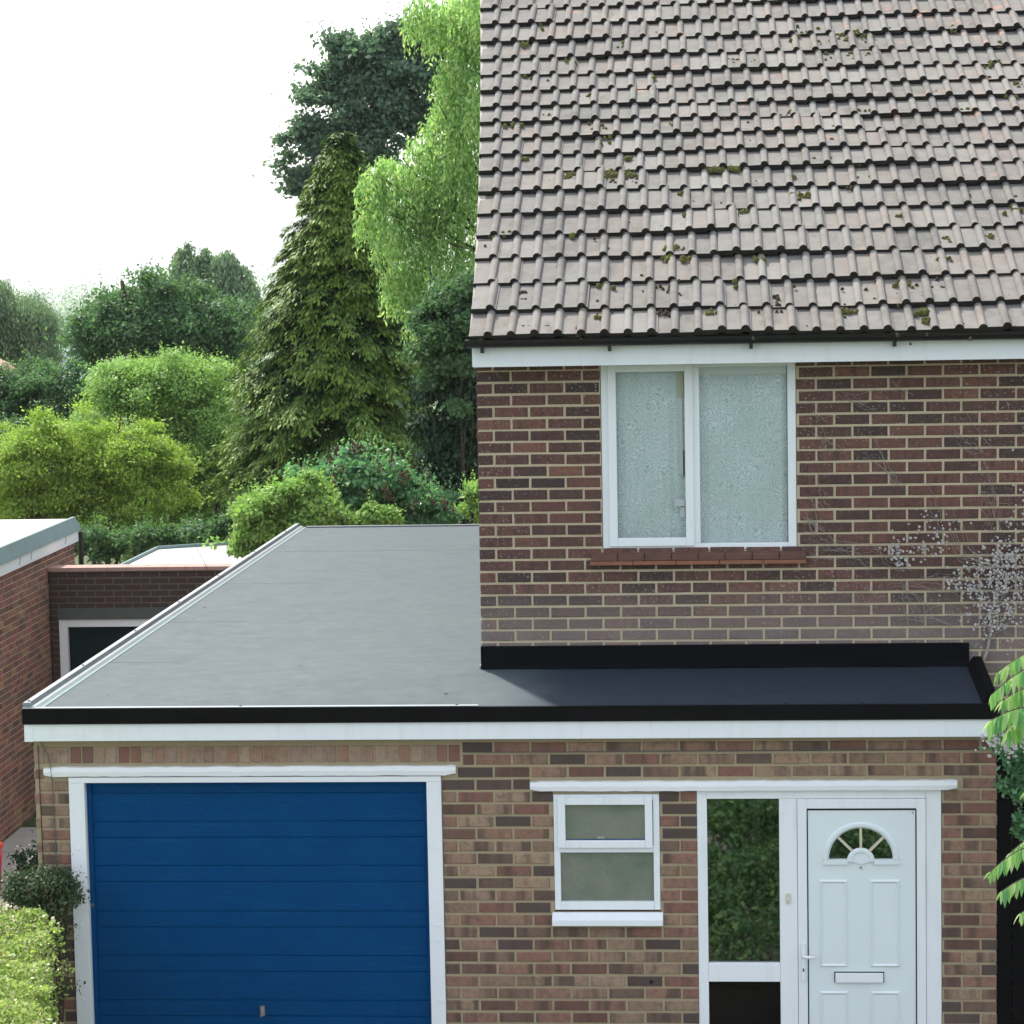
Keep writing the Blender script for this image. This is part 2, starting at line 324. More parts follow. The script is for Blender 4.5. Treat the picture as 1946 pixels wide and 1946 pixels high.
def np_mesh(name, V, F, mat, parent=None, attr=None, smooth=False):
    """V (n,3), F (m,4) quads or (m,3)"""
    me = bpy.data.meshes.new(name); k = F.shape[1]
    me.vertices.add(len(V)); me.vertices.foreach_set('co', V.astype(np.float32).ravel())
    me.loops.add(F.size); me.loops.foreach_set('vertex_index', F.astype(np.int32).ravel())
    me.polygons.add(len(F)); me.polygons.foreach_set('loop_start', (np.arange(len(F))*k).astype(np.int32))
    if smooth: me.polygons.foreach_set('use_smooth', np.ones(len(F), bool))
    me.update(calc_edges=True)
    if attr is not None:
        a = me.attributes.new('tip', 'FLOAT', 'POINT'); a.data.foreach_set('value', attr.astype(np.float32))
    return link(name, me, mat, parent)
def unit(a): return a/np.maximum(np.linalg.norm(a, axis=1, keepdims=True), 1e-9)
def leaf_quads(P, D, N, L, W):
    """leaves: base P, direction D, approx normal N, length L, width W -> pointed quads"""
    D = unit(D); S = unit(np.cross(D, N)); N2 = np.cross(S, D)
    L = L[:, None]; W = W[:, None]
    a = P; b = P+D*L*.5+S*W*.5+N2*L*.06; c = P+D*L; d = P+D*L*.5-S*W*.5+N2*L*.06
    V = np.stack([a, b, c, d], 1).reshape(-1, 3); F = np.arange(len(V)).reshape(-1, 4)
    return V, F
def crown(name, parent, mat, blobs, n, L, W=None, clump=.16, ncl=None, droop=.2, inner=.25, spread=1.0, sub=9, sr=(.22, .42), hollow=-.55):
    """leaf crown: clumps of small leaves over and inside the blobs (cx,cy,cz,r[,ry])"""
    B = np.array([(b[0], b[1], b[2], b[3]) for b in blobs]); w = B[:, 3]**2; w = w/w.sum()
    ncl = ncl or max(40, n//38)
    # every mass breaks up into smaller boughs with gaps between them
    nb2 = max(len(B)*sub, 30); b2 = RN.choice(len(B), nb2, p=w); d2 = unit(RN.normal(size=(nb2, 3))*np.array([1, 1, .9]))
    r2 = B[b2, 3]*RN.uniform(sr[0], sr[1], nb2); far_ = np.where(RN.random(nb2) < .12, RN.uniform(.88, 1.08, nb2), RN.uniform(.35, .88, nb2)); r2 = np.where(far_ > .9, r2*.55, r2)
    B = np.concatenate([B[b2, :3]+d2*(B[b2, 3]*far_)[:, None], r2[:, None]], 1); w = r2**2; w = w/w.sum()
    bi = RN.choice(len(B), ncl, p=w)
    dr = unit(RN.normal(size=(ncl, 3)))
    rr = B[bi, 3]*np.where(RN.random(ncl) < inner, RN.uniform(.3, .8, ncl), RN.uniform(.82, 1.12, ncl))
    Cc = B[bi, :3]+dr*rr[:, None]
    # leave hollows between the boughs
    kk = 1.25/clump; ph = RN.uniform(0, 6.28, 3); X_, Y_, Z_ = Cc.T
    hv_ = np.sin(kk*(X_+.7*Z_)+ph[0])+np.sin(kk*(1.1*Y_-.8*Z_)+ph[1])+np.sin(kk*(.6*X_-.3*Y_+1.4*Z_)+ph[2])
    keep = np.nonzero(hv_ > hollow)[0]; pick = np.where(hv_ > hollow, np.arange(ncl), RN.choice(keep, ncl)); Cc = Cc[pick]; dr = dr[pick]
    cs = clump*RN.uniform(.35, .95, ncl)
    ci = RN.integers(0, ncl, n)
    off = RN.normal(size=(n, 3))*cs[ci][:, None]*np.array([1, 1, .45])
    P = Cc[ci]+off
    out = unit(dr[ci]+off/np.maximum(cs[ci][:, None], .01)*.35+RN.normal(size=(n, 3))*.5*spread)
    D = unit(np.cross(out, RN.normal(size=(n, 3)))+out*.35-np.array([0, 0, droop]))
    N = unit(out+np.array([0, 0, .5])+RN.normal(size=(n, 3))*.35)
    T = (RN.random(ncl)**2.2)[ci]*RN.uniform(.5, 1, n); Ls = L*RN.uniform(.55, 1.35, n)*RN.uniform(.75, 1.2, ncl)[ci]
    # young shoots standing out of the outline
    ns = max(12, n//170); si = RN.choice(len(B), ns, p=w); sd = unit(RN.normal(size=(ns, 3))+np.array([0, 0, .8])); s0 = B[si, :3]+sd*(B[si, 3]*.9)[:, None]
    sdir = unit(sd*.6+np.array([0, 0, .9])+RN.normal(size=(ns, 3))*.35); sl_ = L*RN.uniform(2.5, 6.5, ns); st_ = RN.random(ns)
    for k in range(11):
        u = (k+RN.random(ns))/11; pp = s0+sdir*(sl_*u)[:, None]+RN.normal(size=(ns, 3))*L*.16
        P = np.concatenate([P, pp]); D = np.concatenate([D, unit(sdir*.6+RN.normal(size=(ns, 3))*.8)]); N = np.concatenate([N, unit(RN.normal(size=(ns, 3))+np.array([0, 0, .6]))])
        Ls = np.concatenate([Ls, L*RN.uniform(.5, 1.0, ns)*(1.15-.5*u)]); T = np.concatenate([T, st_])
    V, F = leaf_quads(P, D, N, Ls, Ls*(W or .6))
    return np_mesh(name, V, F, mat, parent, attr=np.repeat(T, 4))
def weeping(name, parent, mat, blobs, ns, L, slen=(.35, .9), step=.045, W=.38, sway=.12):
    B = np.array(blobs)[:, :4]; w = B[:, 3]**2; w = w/w.sum()
    bi = RN.choice(len(B), ns, p=w); dr = unit(RN.normal(size=(ns, 3))+np.array([0, 0, .35]))
    rr = B[bi, 3]*RN.uniform(.35, 1.05, ns)
    S0 = B[bi, :3]+dr*rr[:, None]
    ln = RN.uniform(slen[0], slen[1], ns)
    Ps, Ds, Ns = [], [], []
    side = unit(dr*np.array([1, 1, 0])+RN.normal(size=(ns, 3))*.3*np.array([1, 1, 0]))
    kmax = int(slen[1]/step)
    for k in range(kmax):
        t = k*step; ok = t < ln
        o = side*(sway*np.minimum(t, .25)/.25)[..., None] if False else side*sway*min(t/.2, 1.0)
        p = S0+o+np.array([0, 0, -1.0])*t+RN.normal(size=(ns, 3))*.018
        p = p[ok]; m = len(p)
        if not m: break
        Ps.append(p); Ds.append(unit(np.array([0, 0, -1.0])+RN.normal(size=(m, 3))*.45)); Ns.append(unit(RN.normal(size=(m, 3))+dr[ok]))
    P = np.concatenate(Ps); D = np.concatenate(Ds); N = np.concatenate(Ns)
    Ls = L*RN.uniform(.6, 1.3, len(P)); V, F = leaf_quads(P, D, N, Ls, Ls*W)
    return np_mesh(name, V, F, mat, parent)
def limbs(name, parent, base, tips, r0, mat='bark', wob=.06):
    mb = MB(); base = Vector(base)
    for t in tips:
        t = Vector(t); pts = []
        for k in range(8):
            u = k/7; p = base.lerp(t, u); p.x += (base.x-t.x)*.18*math.sin(math.pi*u)
            p += Vector((rnd.uniform(-1, 1), rnd.uniform(-1, 1), 0))*wob*(1 if 0 < k < 7 else 0); pts.append(p)
        mb.tube(pts, [r0*(1-.82*k/7) for k in range(8)], 6)
    return mb.build(name, mat, parent, smooth=True)
def blobs_px(Y, circ, dy=.35, far=True):
    out = []
    k = mpp(Y)
    for x, y, r in circ:
        yy = Y+rnd.uniform(-1, 1)*dy*r*k*2; p = at(x, y, yy); out.append((p[0], p[1], p[2], r*k*.92))
        if far: q = at(x+rnd.uniform(-.3, .3)*r, y, Y+r*k*1.1); out.append((q[0], q[1], q[2], r*k*.85))
    return out

# ---- bricks
_bc = {}
def brick_mesh(L, H, D=.1, seed=0):
    key = (round(L, 3), round(H, 3), seed)
    if key in _bc: return _bc[key]
    r = random.Random(hash(key) & 0xffff); j = lambda a=.0012: r.uniform(-a, a)
    hx = L/2; c = .004
    vs = [(-hx+j(), .0+D, 0+j()), (hx+j(), D, j()), (hx+j(), D, H+j()), (-hx+j(), D, H+j())]
    vs += [(-hx+j(), c, j()), (hx+j(), c, j()), (hx+j(), c, H+j()), (-hx+j(), c, H+j())]
    vs += [(-hx+c+j(), j(), c+j()), (hx-c+j(), j(), c+j()), (hx-c+j(), j(), H-c+j()), (-hx+c+j(), j(), H-c+j())]
    fs = [(8, 9, 10, 11), (4, 5, 9, 8), (5, 6, 10, 9), (6, 7, 11, 10), (7, 4, 8, 11), (0, 1, 5, 4), (1, 2, 6, 5), (2, 3, 7, 6), (3, 0, 4, 7), (3, 2, 1, 0)]
    m = bpy.data.meshes.new('brick'); m.from_pydata(vs, [], fs); m.update(); _bc[key] = m; return m
def bond(x0, x1, ztop, nrows, openings, pitch=.225, course=.075, joint=.0145, phase=None, corner=True, brick_h=.065):
    """list of (xc, z, L) in stretcher bond, cut round the openings (x0,x1,z0,z1)"""
    out = []
    for k in range(nrows):
        z1 = ztop-k*course; z0 = z1-course
        ph = (0 if k % 2 == 0 else pitch/2) if phase is None else (phase if k % 2 == 0 else phase+pitch/2)
        xs = []; x = x0+ph-pitch*math.ceil(ph/pitch+1)
        while x < x1: xs.append((x, x+pitch)); x += pitch
        for a, b in xs:
            a2, b2 = max(a, x0), min(b-joint, x1)
            if phase is None and a < x0: a2 = x0
            segs = [(a2, b2)]
            for ox0, ox1, oz0, oz1 in openings:
                if z0+course*.5 > oz0 and z0+course*.5 < oz1:
                    ns = []
                    for p, q in segs:
                        if q <= ox0 or p >= ox1: ns.append((p, q)); continue
                        if p < ox0: ns.append((p, ox0-.002))
                        if q > ox1: ns.append((ox1+.002, q))
                    segs = ns
            for p, q in segs:
                if q-p > .03: out.append(((p+q)/2, z0+joint, q-p))
    return out
def lay(parent, bricks, yf, mat, mat_s, view, H=.0605, axis='y', limit=300, name='brick'):
    """view(xc,z) -> True when in the picture; the rest (and past the limit) go in one joined part"""
    vis = [b for b in bricks if view(b[0], b[1])]; rest = [b for b in bricks if not view(b[0], b[1])]
    vis.sort(key=lambda b: -b[2]); rest += vis[limit:]; vis = vis[:limit]
    for i, (x, z, L) in enumerate(vis):
        L = round(L/.005)*.005
        me = brick_mesh(L, H, .1, rnd.randrange(3))
        if not me.materials: me.materials.append(None)
        o = bpy.data.objects.new(name, me); COL.objects.link(o); o.parent = parent
        o.material_slots[0].link = 'OBJECT'; o.material_slots[0].material = M[mat]
        dy = rnd.uniform(-.0018, .0018)
        if axis == 'y': o.location = (x, yf+dy, z+rnd.uniform(-.001, .001)); o.rotation_euler = (0, rnd.uniform(-.004, .004), 0)
        else: o.location = (yf+dy, x, z); o.rotation_euler = (0, 0, math.pi/2)
    if rest:
        mb = MB(); base = brick_mesh(.215, H, .1, 0)
        for x, z, L in rest:
            sx = L/.215
            if axis == 'y': vs = [(x+v.co.x*sx, yf+v.co.y, z+v.co.z) for v in base.vertices]
            elif axis == 'x+': vs = [(yf-v.co.y, x+v.co.x*sx, z+v.co.z) for v in base.vertices]
            elif axis == 'x': vs = [(yf-v.co.y, x+v.co.x*sx, z+v.co.z) for v in base.vertices]
            else: vs = [(yf+v.co.y, x-v.co.x*sx, z+v.co.z) for v in base.vertices]
            mb.add(vs, [tuple(p.vertices) for p in base.polygons])
        o = mb.build(name, mat_s, parent); o['kind'] = 'stuff'
def wall_core(name, mat, parent, x0, x1, z0, z1, y0, y1, ops, axis='y'):
    """solid wall with real openings; only outer faces"""
    xs = sorted({x0, x1, *[v for o in ops for v in (o[0], o[1]) if x0 < v < x1]}); zs = sorted({z0, z1, *[v for o in ops for v in (o[2], o[3]) if z0 < v < z1]})
    full = lambda i, j: 0 <= i < len(xs)-1 and 0 <= j < len(zs)-1 and not any(o[0] < (xs[i]+xs[i+1])/2 < o[1] and o[2] < (zs[j]+zs[j+1])/2 < o[3] for o in ops)
    mb = MB()
    for i in range(len(xs)-1):
        for j in range(len(zs)-1):
            if not full(i, j): continue
            a, b, c, d = xs[i], xs[i+1], zs[j], zs[j+1]
            mb.add([(a, y0, c), (b, y0, c), (b, y0, d), (a, y0, d)], [(0, 1, 2, 3)])
            mb.add([(a, y1, c), (b, y1, c), (b, y1, d), (a, y1, d)], [(3, 2, 1, 0)])
            if not full(i-1, j): mb.add([(a, y0, c), (a, y1, c), (a, y1, d), (a, y0, d)], [(3, 2, 1, 0)])
            if not full(i+1, j): mb.add([(b, y0, c), (b, y1, c), (b, y1, d), (b, y0, d)], [(0, 1, 2, 3)])
            if not full(i, j-1): mb.add([(a, y0, c), (b, y0, c), (b, y1, c), (a, y1, c)], [(3, 2, 1, 0)])
            if not full(i, j+1): mb.add([(a, y0, d), (b, y0, d), (b, y1, d), (a, y1, d)], [(0, 1, 2, 3)])
    if axis == 'x': mb.v = [(-v[1], v[0], v[2]) for v in mb.v]
    m = mb.me(name); return link(name, m, mat, parent)
def frame_mb(x0, x1, z0, z1, y0, y1, w, mb=None, wb=None):
    """picture-frame of four butted rails"""
    mb = mb or MB(); wb = wb if wb is not None else w
    mb.box(x0, x0+w, y0, y1, z0, z1); mb.box(x1-w, x1, y0, y1, z0, z1)
    mb.box(x0+w, x1-w, y0, y1, z1-w, z1); mb.box(x0+w, x1-w, y0, y1, z0, z0+wb)
    return mb

# ------------------------------------------------------------------ ground
def gz(x, y):
    t = min(max((y+1)/12, 0), 1); z = -.30-1.0*t
    if y > 20: z -= min((y-20)/130, 1)*11
    if y > 150: u = min((y-150)/300, 1); z += (u*u*(3-2*u))*9.0
    if y > 470: z -= (y-470)*.06
    return z
ys = [-1500, -400, -120, -60, -30, -16, -10, -6, -3, -1.5, 0, 2, 4, 6, 8, 10, 11, 12, 14, 16, 20, 26, 34, 45, 60, 80, 100, 125, 150, 180, 210, 240, 270, 300, 330, 360, 400, 450, 520, 700, 1200, 1900]
xs = [-1500, -700, -300, -150, -80, -40, -20, -12, -8, -6, -4, -3, -2, 0, 2, 4, 8, 12, 20, 40, 80, 150, 300, 700, 1500]
V = np.array([(x, y, gz(x, y)+(2.5*math.sin(x*.011+1)*min(max((y-150)/200, 0), 1))) for y in ys for x in xs]); nx = len(xs)
F = np.array([(j*nx+i, j*nx+i+1, (j+1)*nx+i+1, (j+1)*nx+i) for j in range(len(ys)-1) for i in range(nx-1)])
s = NT('garden_ground'); c = s.mix(s.noise(2, 6), (.05, .065, .025), (.09, .085, .05)); c = s.mix(s.noise(.3, 3), c, (.05, .08, .03)); s.bump(s.noise(20, 5), .8, .03)
g = np_mesh('ground', V, F, s.fin(c, .95, .1)); tag(g, 'earth and rough grass ground falling away behind the houses', kind='structure')
dv = MB().box(-2.4, 5.2, -9, -.82, -.34, -.285).build('driveway', plain('drive_concrete', (.20, .185, .165), .9, .15, .2, 2, .4)); tag(dv, 'grey concrete driveway in front of the garage door', kind='structure')
mb = MB(); o_ = 0
pth = []
for k in range(9):
    y = 1.0+k*1.25
    vs = [(-6.40, y, gz(0, y)+.02), (-3.4, y, gz(0, y)+.02), (-3.4, y+1.22, gz(0, y+1.22)+.02), (-6.40, y+1.22, gz(0, y+1.22)+.02)]
    vs += [(a, b, c-.05) for a, b, c in vs]
    pth.append(MB().add(vs, [(0, 1, 2, 3), (4, 7, 6, 5), (0, 4, 5, 1), (1, 5, 6, 2), (2, 6, 7, 3), (3, 7, 4, 0)]))
pr = pth[0].build('path', 'conc'); tag(pr, 'sloping concrete slab path between the two garages', kind='structure')
for p in pth[1:]: p.build('slab', 'conc', pr)

# ------------------------------------------------------------------ HOUSE (upper storey wall, tiled roof, window)
house = thing('house', 'two-storey purple-brown brick house with grey concrete tiled roof and white eaves', 'house')
XR = 6.6; YB = 10.4; UW = (.782, 2.008, 3.222, 4.43)
CT = 4.365
wall_core('wall', 'mort_up', house, .006, XR, -.3, 4.55, .006, .25, [UW])
up = bond(0, XR, CT, 25, [UW, (-.1, 3.09, 0, 2.5)])
up += [(x, CT+.010, L) for x, z, L in bond(0, XR, CT+.075, 1, [UW], phase=.1125)]
lay(house, up, 0.0, 'brick_up', 'brick_up_s', lambda x, z: x < 3.47 and z > 2.5)
low = [b for b in bond(3.17, XR, CT-25*.075, 37, [])]
lay(house, low, 0.0, 'brick_up', 'brick_up_s', lambda x, z: False)
# side wall over the garage roof and the gable
wall_core('wall', 'mort_up', house, -YB, -.252, -.3, 4.55, -.25, -.006, [], axis='x') if False else MB().box(.006, .25, .252, YB, -.3, 4.5).build('wall', 'mort_up', house)
lay(house, bond(.11, YB, CT, 25, []), 0.0, 'brick_up', 'brick_up_s', lambda x, z: False, axis='-x')
MB().box(XR-.25, XR, .252, YB, -.3, 4.5).build('wall', 'mort_up', house)
MB().box(.252, XR-.252, YB-.25, YB, -.3, 4.5).build('wall', 'mort_up', house)
PR = rad(26); E0 = np.array([-.33, 4.585]); RIDGE = 6.15
def roofpt(s_, h=0.0): return (-.30+math.cos(PR)*s_-math.sin(PR)*h, 4.572+math.sin(PR)*s_+math.cos(PR)*h)
yr, zr = roofpt(RIDGE)
for gx in (.01, XR-.25): # gables
    MB().extr([(.02, 4.50), (YB-.02, 4.50), (YB-.1, 4.56), (yr, zr-.12), (.1, 4.56)], gx, gx+.24).build('gable', 'mort_up', house)
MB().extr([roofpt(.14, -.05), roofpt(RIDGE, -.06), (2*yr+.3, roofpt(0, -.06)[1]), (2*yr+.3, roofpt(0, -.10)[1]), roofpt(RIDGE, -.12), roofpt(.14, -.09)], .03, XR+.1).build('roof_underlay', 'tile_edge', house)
gb = [b for b in bond(.11, YB, zr-.2, int((zr-.2-4.40)/.075), []) if b[0]-.1 > .1 and b[1] < min(4.56+(b[0]-.2)*math.tan(PR), 4.56+(YB-.25-b[0])*math.tan(PR))-.06]
lay(house, gb, 0.004, 'brick_up', 'brick_up_s', lambda x, z: False, axis='-x')
# tiles: two rolls, shared mesh
TW = .288
def tile_prof(w=TW, rolls=(.118, .262)):
    pts = [(0, 0)]
    for rc in rolls:
        rw = .027
        for k in range(8):
            a = math.pi*(1-k/7); pts.append((rc+rw*math.cos(a), .002+.030*math.sin(a)))
    pts.append((w+.012, .001)); return pts
_tm = {}
def tile_mesh(Lk, half=0, seed=0):
    key = (round(Lk, 3), half, seed)
    if key in _tm: return _tm[key]
    pr_ = tile_prof() if not half else tile_prof(TW/2, (.118,))
    T = .033; n = len(pr_); r = random.Random(seed+31); vs = []
    # lower front edge sits proud on the tile below
    tilt = .038
    for (u, h) in pr_: vs.append((u+r.uniform(-.0008, .0008), -.012+r.uniform(-.0015, .0015), h+tilt+r.uniform(-.0008, .0008)))
    for (u, h) in pr_: vs.append((u, Lk+.045, h+.002))
    for (u, h) in pr_: vs.append((u, -.012, max(h*.55, 0)+tilt-T))
    for (u, h) in pr_: vs.append((u, Lk+.045, h+.002-T))
    fs = []
    for i in range(n-1):
        fs += [(i, i+1, n+i+1, n+i), (2*n+i+1, 2*n+i, 3*n+i, 3*n+i+1), (i+1, i, 2*n+i, 2*n+i+1)]
    fs += [(0, n, 3*n, 2*n), (n-1, 3*n-1, 4*n-1, 2*n-1)]
    m = bpy.data.meshes.new('tile'); m.from_pydata(vs, [], fs); m.update()
    for p in m.polygons: p.use_smooth = False
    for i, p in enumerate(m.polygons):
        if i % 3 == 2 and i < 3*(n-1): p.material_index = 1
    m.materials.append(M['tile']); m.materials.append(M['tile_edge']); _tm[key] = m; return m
gauge = [.34, .385, .375, .345, .345, .345, .33, .30, .30, .285, .285, .305, .32, .345, .355, .36, .36, .35, .345]
sv_ = 0.0; rest_t = MB(); rest_m = []; row_s = []
for ri, gk in enumerate(gauge):
    row_s.append(sv_); xoff = -.012-.31*(sv_/5.67)**1.3
    half0 = ri % 2
    x = xoff; k = 0
    Rb = Matrix.Rotation(PR, 4, 'X')
    while x < XR+.05:
        hf = 1 if (k == 0 and half0) else 0
        me = tile_mesh(gk, hf, rnd.randrange(3)); y, z = roofpt(sv_, 0)
        loc = Vector((x, y, z))
        if x < 3.75-.0*sv_ and sv_ < 6.0:
            o = bpy.data.objects.new('tile', me); COL.objects.link(o); o.parent = house
            dz = rnd.uniform(0, .007) if rnd.random() < .8 else rnd.uniform(.004, .016); dz += .007*math.sin(x*1.9+ri*1.3)+.004*math.sin(x*4.3+ri*2.1)
            o.location = loc+Vector((0, -math.sin(PR)*dz, math.cos(PR)*dz)); o.rotation_euler = (PR+rnd.uniform(-.006, .012), rnd.uniform(-.006, .006), rnd.uniform(-.008, .008))
        else:
            T_ = Matrix.Translation(loc) @ Rb
            rest_t.add([T_ @ v.co for v in me.vertices], [tuple(p.vertices) for p in me.polygons]); rest_m += [p.material_index for p in me.polygons]
        x += TW/2 if hf else TW; k += 1
    sv_ += gk
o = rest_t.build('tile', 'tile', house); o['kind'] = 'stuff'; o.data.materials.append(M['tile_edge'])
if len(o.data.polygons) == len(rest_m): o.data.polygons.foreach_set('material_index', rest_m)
# verge: mortar-bedded undercloak strip along the left edge, following the slightly skewed verge
mb = MB()
for i in range(len(row_s)-1):
    a, b = row_s[i], row_s[i+1]; xa, xb = -.012-.31*(a/5.67)**1.3, -.012-.31*(b/5.67)**1.3
    (ya, za), (yb, zb) = roofpt(a, -.05), roofpt(b, -.05); (yc, zc), (yd, zd) = roofpt(a, .012), roofpt(b, .012)
    mb.add([(xa-.002, ya, za), (xa+.05, ya, za), (xb+.05, yb, zb), (xb-.002, yb, zb), (xa-.002, yc, zc), (xa+.05, yc, zc), (xb+.05, yd, zd), (xb-.002, yd, zd)],
           [(0, 1, 2, 3), (4, 7, 6, 5), (0, 4, 5, 1), (1, 5, 6, 2), (2, 6, 7, 3), (3, 7, 4, 0)])
mb.build('verge', 'conc', house)
mb = MB()   # ridge and back slope
mb.tube([(-.33, yr, zr+.03), (XR+.1, yr, zr+.03)], .11, 10); mb.build('ridge_tiles', 'tile', house, smooth=True)
MB().add([(-.3, yr, zr+.03), (XR+.1, yr, zr+.03), (XR+.1, 2*yr+.3, 4.62), (-.3, 2*yr+.3, 4.62)], [(0, 1, 2, 3)]).build('rear_roof', 'tile', house)
# eaves
mb = MB().box(.004, XR, -.235, -.215, 4.407, 4.545); mb.box(.004, XR, -.214, .0, 4.4345, 4.445); mb.build('fascia_board', 'white', house, .002)
MB().box(-.002, .022, -.23, .02, 4.41, 4.55).build('box_end', 'white', house, .002)
# half-round gutter with brackets
mb = MB(); pr_ = []
for k in range(9):
    a = math.pi*k/8; pr_.append((-.292+.052*math.cos(a), 4.578-.050*math.sin(a)))
for k in range(8, -1, -1):
    a = math.pi*k/8; pr_.append((-.292+.047*math.cos(a), 4.579-.045*math.sin(a)))
mb.extr(pr_, -.03, XR+.1); gut = mb.build('gutter', 'gutter', house, smooth=False)
MB().extr([(-.292+.052*math.cos(math.pi*k/8), 4.579-.050*math.sin(math.pi*k/8)) for k in range(9)], -.036, -.028).build('stop_end', 'gutter', gut)
bp = [(-.292+.0555*math.cos(math.pi*k/8), 4.579-.0535*math.sin(math.pi*k/8)) for k in range(9)]+[(-.292+.052*math.cos(math.pi*k/8), 4.581-.050*math.sin(math.pi*k/8)) for k in range(8, -1, -1)]
for bx in (.064, .853, 1.724, 2.6, 3.47, 4.35, 5.2, 6.1):
    mb = MB().extr(bp, bx-.011, bx+.011); mb.box(bx-.011, bx+.011, -.25, -.236, 4.495, 4.57)
    mb.box(bx-.008, bx+.008, -.30, -.25, 4.497, 4.530); mb.build('gutter_bracket', 'gutter', gut)
# upper window
def pane(name, mat, parent, x0, x1, z0, z1, y): return MB().box(x0, x1, y, y+.006, z0, z1).build(name, mat, parent)
mb = frame_mb(.785, 2.005, 3.225, 4.428, .012, .075, .052, wb=.04)
mb.box(1.350, 1.402, .013, .074, 3.265, 4.376)
win = mb.build('window', 'white', house, .004); win['label'] = 'white two-light upstairs window with floral lace behind it'
sash = frame_mb(.828, 1.362, 3.252, 4.405, -.006, .030, .052).build('sash', 'white', win, .004)
pane('pane', 'glass', win, .876, 1.314, 3.30, 4.355, .018); pane('pane', 'glass', win, 1.400, 1.955, 3.26, 4.378, .035)
box('handle', 'white', win, 1.275, 1.305, .036, .056, 3.43, 3.493); box('lock', 'white', win, 1.238, 1.306, .034, .058, 3.50, 3.545)
# lace curtain with folds, top of the right light left clear
mb = MB(); N_ = 90
for x0, x1, z1 in ((.875, 1.335, 4.37), (1.40, 1.95, 4.325)):
    o_ = len(mb.v)
    for i in range(N_+1):
        x = x0+(x1-x0)*i/N_; y = .078+.005*math.sin(x*46)+.003*math.sin(x*97+1)
        mb.v += [(x, y, 3.255), (x, y, z1)]
    for i in range(N_): mb.f.append((o_+2*i, o_+2*i+2, o_+2*i+3, o_+2*i+1))
mb.build('lace_curtain', 'lace', win, smooth=True)
box('blind', 'white', win, 1.402, 1.95, .058, .064, 4.325, 4.376); box('curtain_edge', 'cream', win, 1.262, 1.305, .058, .064, 4.18, 4.36); box('curtain_edge', 'paint', win, 1.272, 1.296, .058, .064, 3.70, 4.178); box('curtain_edge', 'sill_tile', win, 1.2965, 1.305, .058, .064, 3.69, 3.85)
box('room_back', 'room', house, .7, 2.1, .60, .62, 3.1, 4.45); 
# clay tile sill under it: two courses
for i in range(8):
    w = (2.062-.708)/8; x = .708+i*w
    mb = MB().extr([(-.045, 3.165), (.03, 3.195), (.03, 3.222), (-.045, 3.197)], x+.003, x+w-.003)
    mb.build('sill_tile', 'sill_tile', house, .002)
s_ = plain('orange_sill_edge', (.24, .105, .065), .8, .2, .25, 16, .3)
for i in range(5):
    w = (2.062-.700)/5; x = .700+i*w; MB().box(x+.002, x+w-.002, -.055, .02, 3.138, 3.162).build('sill_edge', s_, house, .003)
# moss on the tiles
def roofxyz(x, sl, h): y, z = roofpt(sl, h); return Vector((x, y, z))
def px_on_roof(px, py):
    k = 1946/1932.0; d = FW*FPX+RT*(px*k-973)-UP*(py*k-973); n = np.array([0, -math.sin(PR), math.cos(PR)]); q = np.array([0, -.30, 4.606])
    t = ((q-CAM)@n)/(d@n); return CAM+d*t
def clods(name, mat, spots, n, rad_, parent):
    mb = MB()
    for px, py, sp, num in spots:
        for _ in range(num):
            p = Vector(px_on_roof(px+rnd.gauss(0, sp), py+rnd.gauss(0, sp*.35))); r = rad_*rnd.uniform(.5, 1.3)
            vs = []; 
            for a in range(6):
                t = a*math.pi/3; q = r*rnd.uniform(.7, 1.2); vs.append(p+Vector((q*math.cos(t), q*math.sin(t)*.9, q*.4*math.sin(t)-.006)))
            for a in range(6):
                t = a*math.pi/3+.3; q = r*rnd.uniform(.45, .75); vs.append(p+Vector((q*math.cos(t), q*math.sin(t)*.9-.3*r, r*rnd.uniform(.45, .8))))
            vs.append(p+Vector((0, -.3*r, r*.95)))
            mb.add(vs, [(a, (a+1) % 6, 6+(a+1) % 6, 6+a) for a in range(6)]+[(6+a, 6+(a+1) % 6, 12) for a in range(6)])
    o = mb.build(name, mat, parent, smooth=True); o['kind'] = 'stuff'; return o
clods('moss', 'moss', [(1075, 333, 9, 26), (1160, 330, 12, 46), (1190, 332, 6, 14), (1352, 320, 7, 26), (1385, 318, 6, 18), (1268, 470, 8, 26), (1264, 488, 5, 10), (1578, 240, 3, 8),
    (1610, 70, 22, 26), (1600, 103, 30, 20), (1875, 120, 14, 16), (1935, 395, 25, 26), (1745, 590, 8, 14), (1748, 605, 8, 10), (1125, 600, 5, 6), (1500, 65, 30, 14), (1800, 455, 20, 12), (1920, 160, 10, 10)]+[(rnd.uniform(930, 1930), y_+rnd.uniform(-2, 2), rnd.uniform(4, 12), rnd.randrange(3, 9)) for y_ in (52, 84, 115, 148, 179, 210, 240, 268, 300, 333, 368, 405, 446, 490, 538, 590) for _ in range(3)], 0, .018, house)
